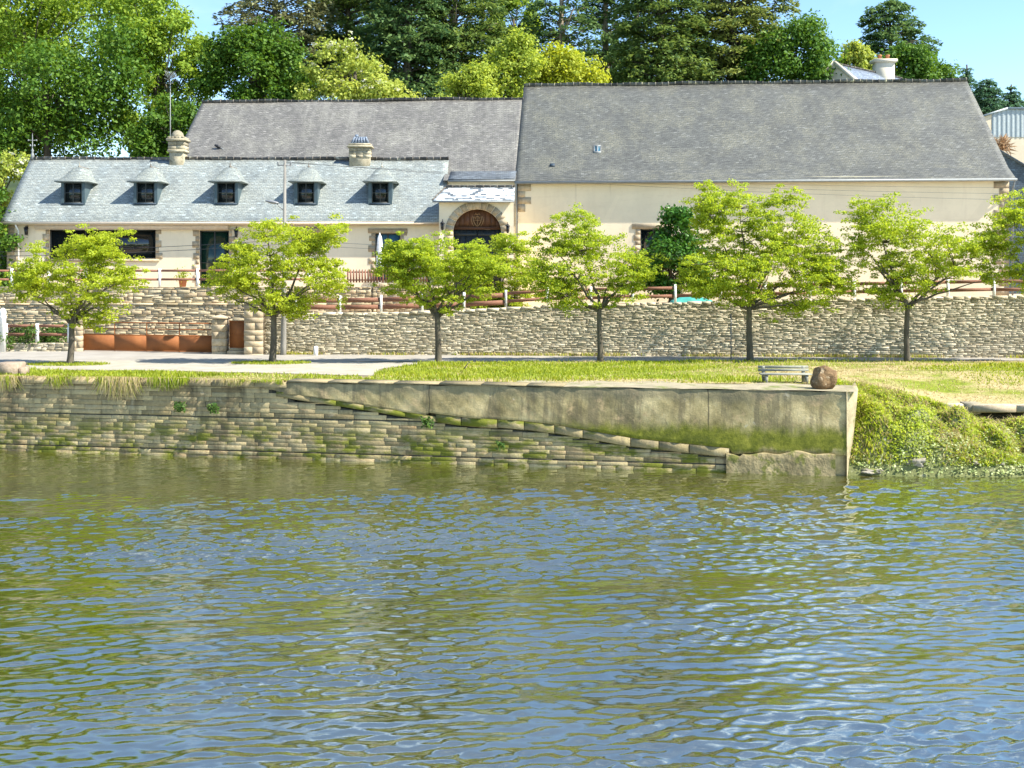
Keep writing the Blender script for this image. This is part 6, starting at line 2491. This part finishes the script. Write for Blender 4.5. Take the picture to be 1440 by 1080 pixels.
# ================================================================== THINGS ON THE TERRACE
def terrace_things():
    Y = 61.3
    x = xat(534, Y)
    t = thing('closed_parasol', 'closed white parasol standing in front of the blue-reflecting window', 'parasol', (x, Y, TZ))
    mb = MB()
    V, Fs = [], []
    zt = zat(329, Y)
    prof = [(.02, zt), (.07, zt - .10), (.11, zt - .25), (.15, zt - .8), (.17, zt - 1.3), (.20, zt - 1.75), (.17, zt - 1.85)]
    for r, z in prof:
        for k in range(16):
            an = 2 * math.pi * k / 16
            rr = r * (1 + (.16 if k % 2 else -.1))
            V.append((x + rr * math.cos(an), Y + rr * math.sin(an), z))
    for i in range(len(prof) - 1):
        for k in range(16): Fs.append((i * 16 + k, (i + 1) * 16 + k, (i + 1) * 16 + (k + 1) % 16, i * 16 + (k + 1) % 16))
    mb.add(V, Fs)
    mb.build('canopy', M['fabric'], t, True)
    mb = MB()
    mb.tube([(x, Y, TZ), (x, Y, zt + .06)], .024, 6)
    mb.lathe((x, Y, TZ), [(.28, 0), (.28, .06), (.06, .1), (.04, .3)], 12)
    mb.build('pole', M['white_wood'], t)
    # teal cover behind the fence
    Y = 53.4
    xa, xb = xat(944, Y), xat(1008, Y)
    z0 = 4.9
    mb = MB()
    V, Fs = [], []
    n, m_ = 16, 8
    for i in range(n + 1):
        for j in range(m_ + 1):
            f, g = i / n, j / m_
            z = z0 + .42 * (math.sin(math.pi * f) ** .35) * (math.sin(math.pi * g) ** .4) + .03 * math.sin(f * 17) * math.sin(g * 9)
            V.append((xa + (xb - xa) * f, Y + 1.4 * g, z))
    for i in range(n):
        for j in range(m_):
            a = i * (m_ + 1) + j
            Fs.append((a, a + m_ + 1, a + m_ + 2, a + 1))
    mb.add(V, Fs)
    tag(mb.build('tarpaulin', M['tarp'], None, True), 'crumpled teal tarpaulin behind the fence below the dark laurel', 'tarpaulin')
    # pot plant at the house door
    x, Y = xat(257, 61.5), 61.5
    t = thing('potted_plant', 'yellowish potted plant beside the glazed door of the house', 'plant', (x, Y, TZ))
    mb = MB()
    mb.lathe((x, Y, TZ), [(.16, 0), (.22, .36), (.25, .37), (.25, .42), (.2, .42)], 12)
    mb.build('pot', M['terracotta'], t, True)
    rng = np.random.default_rng(3)
    c = np.column_stack([x + rng.normal(size=160) * .17, Y + rng.normal(size=160) * .17, TZ + .6 + rng.normal(size=160) * .2])
    V, Fc = leaf_quads(c, rng.normal(size=(160, 3)) + np.array([0, 0, .4]), np.full(160, .16), rng, .4)
    link_np('foliage', V, Fc, leafm['lime'], t)


terrace_things()

# ================================================================== STREET TREES
ST = [
    (99, 47.3, [(0, 405), (8, 395), (40, 388), (28, 352), (45, 345), (80, 340), (98, 330), (120, 335), (140, 322), (172, 322), (160, 345), (172, 368), (192, 378), (190, 405), (155, 425), (150, 450), (120, 468), (108, 440), (60, 428), (30, 420)], 'young tree with yellow-green leaves before the long rusty gate', 'street', .02),
    (382, 48.1, [(296, 398), (302, 375), (325, 355), (345, 340), (362, 308), (400, 312), (440, 310), (482, 318), (478, 335), (455, 352), (470, 372), (490, 380), (497, 400), (470, 420), (440, 428), (420, 445), (385, 435), (350, 432), (315, 425)], 'young tree in front of the utility pole and tall gate pillar', 'street', .10),
    (615, 48.1, [(535, 385), (545, 355), (560, 335), (585, 330), (612, 340), (640, 332), (665, 345), (690, 360), (700, 385), (690, 412), (650, 425), (640, 438), (600, 435), (560, 412)], 'young tree below the arched gateway with a dense low crown', 'street2', .02),
    (843, 48.8, [(740, 400), (755, 360), (750, 335), (765, 318), (795, 325), (797, 292), (812, 286), (820, 310), (850, 292), (853, 302), (838, 330), (870, 335), (878, 318), (888, 338), (905, 350), (925, 370), (915, 395), (895, 412), (870, 420), (850, 440), (825, 432), (800, 436), (780, 425)], 'young tree with an open pointed crown left of the dark laurel', 'street2', .02),
    (1054, 48.9, [(930, 375), (945, 355), (975, 352), (988, 330), (975, 305), (972, 272), (1000, 262), (1015, 251), (1035, 256), (1060, 272), (1075, 285), (1100, 268), (1133, 275), (1128, 290), (1148, 300), (1160, 318), (1185, 345), (1208, 380), (1200, 405), (1165, 425), (1120, 438), (1085, 440), (1050, 435), (1010, 425), (975, 410), (940, 395)], 'tallest young tree, broad-crowned, to the left of the bench and boulder', 'street2', .03),
    (1276, 48.8, [(1192, 330), (1192, 298), (1215, 277), (1232, 285), (1262, 290), (1290, 288), (1310, 305), (1328, 318), (1334, 304), (1350, 310), (1365, 325), (1400, 322), (1412, 345), (1405, 370), (1415, 390), (1360, 395), (1325, 400), (1310, 428), (1280, 430), (1255, 430), (1230, 415), (1235, 395), (1208, 375)], 'airy vase-shaped young tree in front of the right half of the barn', 'street2', .02),
    (1487, 48.5, [(1396, 330), (1402, 290), (1420, 275), (1455, 270), (1500, 275), (1530, 300), (1545, 350), (1530, 385), (1490, 410), (1450, 410), (1412, 385), (1400, 360)], 'young tree whose crown is cut by the right picture edge', 'street2', .02),
]
for i, (px, Y, poly, lab, lm, ln) in enumerate(ST):
    big = [74, 86, 84, 78, 125, 92, 62][i]
    per = [120, 125, 132, 112, 122, 96, 120][i]
    street_tree(lab, px, Y, poly, 100 + i * 7, leafm[lm], trunk_top=zat([452, 440, 440, 432, 430, 428, 425][i], Y), clusters=big, per=per, trunk_r=[.16, .17, .165, .15, .165, .15, .16][i], lean=ln)
# tree growing behind the wall, its crown filling the gap beside the gateway
street_tree('bushy green tree behind the wall, hiding the foot of the gateway', 705, 56.2, [(640, 385), (655, 352), (690, 338), (718, 322), (722, 345), (745, 345), (765, 372), (772, 400), (755, 425), (740, 442), (710, 448), (680, 438), (655, 420)], 301, leafm['street2'], group=None, trunk_top=zat(415, 56.2), base_z=4.55, clusters=72, per=130, trunk_r=.12)


def shrub(name, label, poly, Y, seed, lm, n, lobes, lsize, base, cat='shrub', group=None, up=.3, lobe=.17, blossom=0):
    return leafy_tree(name, label, poly, Y, seed, leafm[lm], n, lobes, lsize, group, 'bark', blossom, up, lobe, cat, .9, base)


shrub('laurel_bush', 'dark green laurel bush against the barn wall behind the fence', [(905, 408), (902, 375), (912, 330), (925, 305), (950, 296), (972, 308), (976, 335), (985, 360), (982, 408)], 59.5, 5, 'laurel', 8000, 46, .19, 4.9, lobe=.24)
shrub('low_hedge', 'strip of low dark hedge behind the knee-high wall', [(-80, 478), (-75, 462), (-30, 458), (20, 463), (60, 459), (92, 464), (95, 480), (60, 484), (-60, 484)], 57.5, 6, 'hedge', 3800, 60, .13, G, 'hedge', None, .4, .06)
shrub('evergreen_shrub', 'tall dark evergreen filling the gap left of the small house', [(-110, 430), (-90, 260), (-40, 235), (-5, 262), (6, 310), (16, 330), (18, 392), (10, 430)], 62.5, 7, 'dark', 6500, 46, .22, 5.0)
shrub('flowering_shrub', 'shrub with whitish blossom behind the left gable of the small house', [(-60, 330), (-50, 250), (0, 228), (30, 222), (42, 236), (30, 270), (12, 312), (0, 335)], 69.5, 8, 'pale', 5200, 36, .2, 5.6, 'shrub', None, .4, .16, 60)


def dead_fronds():
    Y = 73.5
    c0 = np.array(at(1408, 203, Y))
    rng = np.random.default_rng(4)
    t = thing('dry_shrub', 'dry brown frond-like shrub behind the right slope of the barn roof', 'shrub', (c0[0], Y, 5))
    mb = MB()
    mb.tube([(c0[0], Y, 4.6), (c0[0] + .1, Y, c0[2] - .6)], [.14, .09], 7)
    mb.build('stem', M['bark_pale'], t, True)
    n = 420
    a = rng.uniform(0, 6.28, n); e = rng.uniform(-.5, 1.3, n)
    d = np.stack([np.cos(a) * np.cos(e), np.sin(a) * np.cos(e), np.sin(e)], 1)
    c = c0 + d * rng.uniform(.15, .8, (n, 1)) + np.array([0, 0, -.15]) - np.array([0, 0, .25]) * rng.uniform(0, 1, (n, 1)) ** 2
    V, Fc = leaf_quads(c, rng.normal(size=(n, 3)), rng.uniform(.3, .75, n), rng, .12, d)
    link_np('fronds', V, Fc, leafm['brown'], t)


dead_fronds()

# ================================================================== HILL AND TREES BEHIND
def hill():
    xs = np.linspace(-160, 200, 60); ys = np.concatenate([np.linspace(72.5, 130, 26), np.linspace(140, 420, 10)])
    V = []
    for y in ys:
        for x in xs:
            z = hill_z(x, min(y, 118)) - max(0, y - 118) * .06
            if y < 75: z -= 1.5
            V.append((x, y, z - (1.2 if y < 78 else 0)))
    nx = len(xs)
    i = np.arange(len(ys) - 1)[:, None] * nx + np.arange(nx - 1)[None, :]
    Fc = np.stack([i, i + 1, i + nx + 1, i + nx], 2).reshape(-1, 4)
    tag(link('hill', np_mesh('hill', np.array(V), Fc, M['hill'], None, True)), kind='structure')


hill()

LT = [
    # label, outline, Y, leaf, n, lobes, size
    ('huge bright green tree at the top left corner of the view', [(-150, 100), (-110, -60), (-20, -90), (60, -75), (130, -50), (190, -20), (222, 30), (205, 95), (150, 160), (60, 190), (-100, 210)], 92, 'bright', 30000, 170, .31, .10),
    ('bright green tree filling the extreme top left corner behind the huge one', [(-130, 70), (-90, -60), (0, -80), (70, -60), (120, -20), (130, 40), (70, 90), (-60, 110)], 99, 'bright', 15000, 90, .33, .12),
    ('bright green tree behind the television aerial', [(150, 60), (175, 0), (205, -25), (245, 0), (268, 40), (290, 70), (300, 110), (292, 150), (285, 215), (230, 235), (175, 225), (150, 140)], 86, 'bright', 16000, 90, .28, .14),
    ('dark green tree in front of the bright ones, left of the aerial', [(-70, 215), (-70, 110), (-20, 92), (40, 98), (75, 72), (110, 48), (150, 38), (190, 44), (203, 75), (190, 120), (160, 160), (165, 205), (140, 232), (40, 232), (-40, 232)], 82, 'dark', 16000, 80, .28, .14),
    ('dark undergrowth tree filling the gap left of the old barn', [(190, 245), (195, 190), (215, 150), (245, 135), (270, 140), (290, 165), (296, 245)], 80, 'dark', 7000, 40, .25, .2),
    ('rounded deep green tree rising behind the left end of the old barn', [(286, 160), (292, 110), (300, 70), (318, 46), (345, 32), (378, 40), (402, 60), (420, 82), (434, 110), (430, 165)], 83, 'dark', 11000, 56, .27, .17),
    ('light green elder with pale blossom behind the old barn roof', [(420, 165), (426, 110), (436, 78), (455, 56), (478, 48), (500, 70), (522, 92), (548, 108), (570, 125), (582, 165)], 81, 'pale', 9000, 50, .24, .15),
    ('small light green tree just left of the tall lime one', [(608, 165), (612, 130), (640, 112), (665, 98), (690, 108), (700, 165)], 80, 'lime', 5200, 34, .23, .20),
    ('tall lime green tree behind the step between the two barn roofs', [(672, 165), (680, 110), (695, 80), (712, 60), (738, 54), (756, 72), (765, 100), (760, 150)], 82, 'lime', 6500, 40, .24, .20),
    ('golden yellow-green tree beside the lime one above the barn ridge', [(748, 140), (752, 95), (768, 72), (790, 62), (812, 78), (838, 90), (848, 112), (842, 140)], 84, 'yellow', 6200, 40, .24, .20),
    ('bright slender tree glimpsed between the tall conifers', [(690, 80), (698, 20), (712, -20), (740, -25), (758, 10), (752, 60), (735, 90)], 112, 'bright', 5200, 34, .34, .19),
    ('dark broad oak-like tree right of the conifer wood', [(1045, 140), (1050, 80), (1068, 52), (1100, 38), (1130, 28), (1155, 38), (1178, 52), (1190, 78), (1188, 105), (1165, 140)], 99, 'mid', 11000, 60, .31, .16),
    ('pale green tree between the dark broad tree and the chimney', [(1178, 130), (1182, 88), (1196, 64), (1215, 60), (1232, 74), (1236, 110), (1228, 130)], 106, 'pale', 5000, 32, .30, .2),
    ('round mid green tree behind the chimney of the gabled house', [(1225, 130), (1234, 82), (1252, 66), (1280, 60), (1305, 70), (1325, 88), (1334, 108), (1322, 130)], 110, 'mid', 8000, 44, .32, .18),
]
for i, (lab, poly, Y, lm, n, lb, ls, lobe) in enumerate(LT):
    leafy_tree('broadleaf_tree', lab, poly, Y, 400 + i * 3, leafm[lm], n, lb, ls, lobe=lobe, blossom=70 if 'elder' in lab else 0)

CT = [
    ('greyish conifer with wispy sprays against the sky, leftmost of the wood', [(322, 100), (330, 40), (318, 18), (350, 0), (360, -60), (400, -110), (430, -60), (455, 0), (460, 70), (440, 120), (380, 120)], 100, 'grey', 130, 75, 0),
    ('dark conifer behind the blossoming elder', [(420, 130), (430, 40), (440, -40), (480, -120), (530, -60), (550, 20), (560, 120), (500, 150)], 103, 'conifer', 170, 85, 0),
    ('bluish dark conifer rising above the middle of the old barn roof', [(515, 150), (520, 60), (535, -40), (570, -130), (610, -50), (625, 40), (630, 150)], 98, 'conifer_blue', 180, 85, 0),
    ('broad olive-tipped conifer left of the lime green tree', [(575, 150), (580, 90), (590, 10), (615, -60), (650, -130), (690, -50), (702, 30), (700, 110), (680, 150)], 101, 'conifer', 180, 85, 2),
    ('thin open conifer with bare upper branches above the golden tree', [(745, 120), (750, 60), (760, 0), (790, -70), (820, -30), (832, 40), (830, 110), (800, 140)], 104, 'conifer_blue', 75, 60, 7),
    ('straight open conifer with sky between its boughs', [(810, 130), (820, 60), (830, -10), (855, -90), (885, -30), (895, 50), (890, 130)], 107, 'conifer_blue', 90, 65, 2),
    ('dense layered conifer above the middle of the barn ridge', [(868, 140), (872, 70), (885, 0), (905, -80), (935, -110), (965, -50), (985, 20), (990, 90), (985, 140)], 98, 'conifer', 190, 85, 0),
    ('golden-tipped spreading conifer at the right end of the wood', [(950, 140), (955, 60), (975, 0), (1000, -60), (1040, -70), (1080, -30), (1112, 10), (1095, 35), (1105, 60), (1085, 100), (1070, 140)], 101, 'conifer_olive', 190, 85, 0),
    ('dark pine with flat tufts standing above the gabled house', [(1210, 62), (1222, 45), (1215, 30), (1232, 10), (1255, 2), (1275, 10), (1285, 30), (1302, 48), (1312, 68), (1290, 78), (1265, 82), (1240, 80)], 118, 'conifer_blue', 70, 70, 0),
    ('pointed green fir just right of the barn gable', [(1336, 150), (1340, 125), (1350, 110), (1357, 88), (1366, 112), (1376, 135), (1384, 168), (1345, 172)], 112, 'fir', 60, 60, 0),
    ('rounded middle fir between the two pointed firs', [(1366, 172), (1370, 140), (1378, 118), (1390, 110), (1402, 125), (1412, 150), (1414, 172)], 108, 'fir', 55, 60, 0),
    ('bluish pointed fir above the corrugated shed', [(1396, 172), (1404, 150), (1414, 135), (1422, 116), (1430, 135), (1440, 152), (1446, 172)], 114, 'fir', 50, 60, 0),
    ('tall dark conifer filling the wood behind the lime tree', [(640, 140), (650, 60), (660, -20), (690, -90), (720, -120), (735, -20), (742, 80), (735, 150)], 118, 'conifer_blue', 70, 70, 0),
    ('tall dark conifer deep in the wood above the barn ridge', [(835, 130), (845, 20), (870, -80), (905, -120), (940, -60), (950, 60), (955, 130)], 120, 'conifer_blue', 80, 70, 0),
    ('shaded conifer deep in the wood behind the bluish one', [(450, 130), (470, 20), (500, -60), (545, -130), (600, -60), (630, 40), (640, 130)], 122, 'conifer_blue', 120, 75, 0),
]
for i, (lab, poly, Y, lm, sp, per, bare) in enumerate(CT):
    small = lm == 'fir'
    conifer('conifer_tree', lab, poly, Y, 600 + i * 5, leafm[lm], sp * (2 if small else 1), per, .24 if small else .42, bare=bare, spread=.5 if small else (1.0 if 'pine' in lab else 1.35), group='firs beyond the shed' if small else 'conifers on the ridge behind',
            axis=1252 if 'pine' in lab else None)

# the near bank under the camera
mb = MB()
mb.add([(-60, -40, 4.3), (60, -40, 4.3), (60, 2.5, 4.3), (-60, 2.5, 4.3), (60, 6, -.6), (-60, 6, -.6)], [(0, 1, 2, 3), (3, 2, 4, 5)])
tag(mb.build('near_bank', M['mud'], None, False, False), kind='structure')
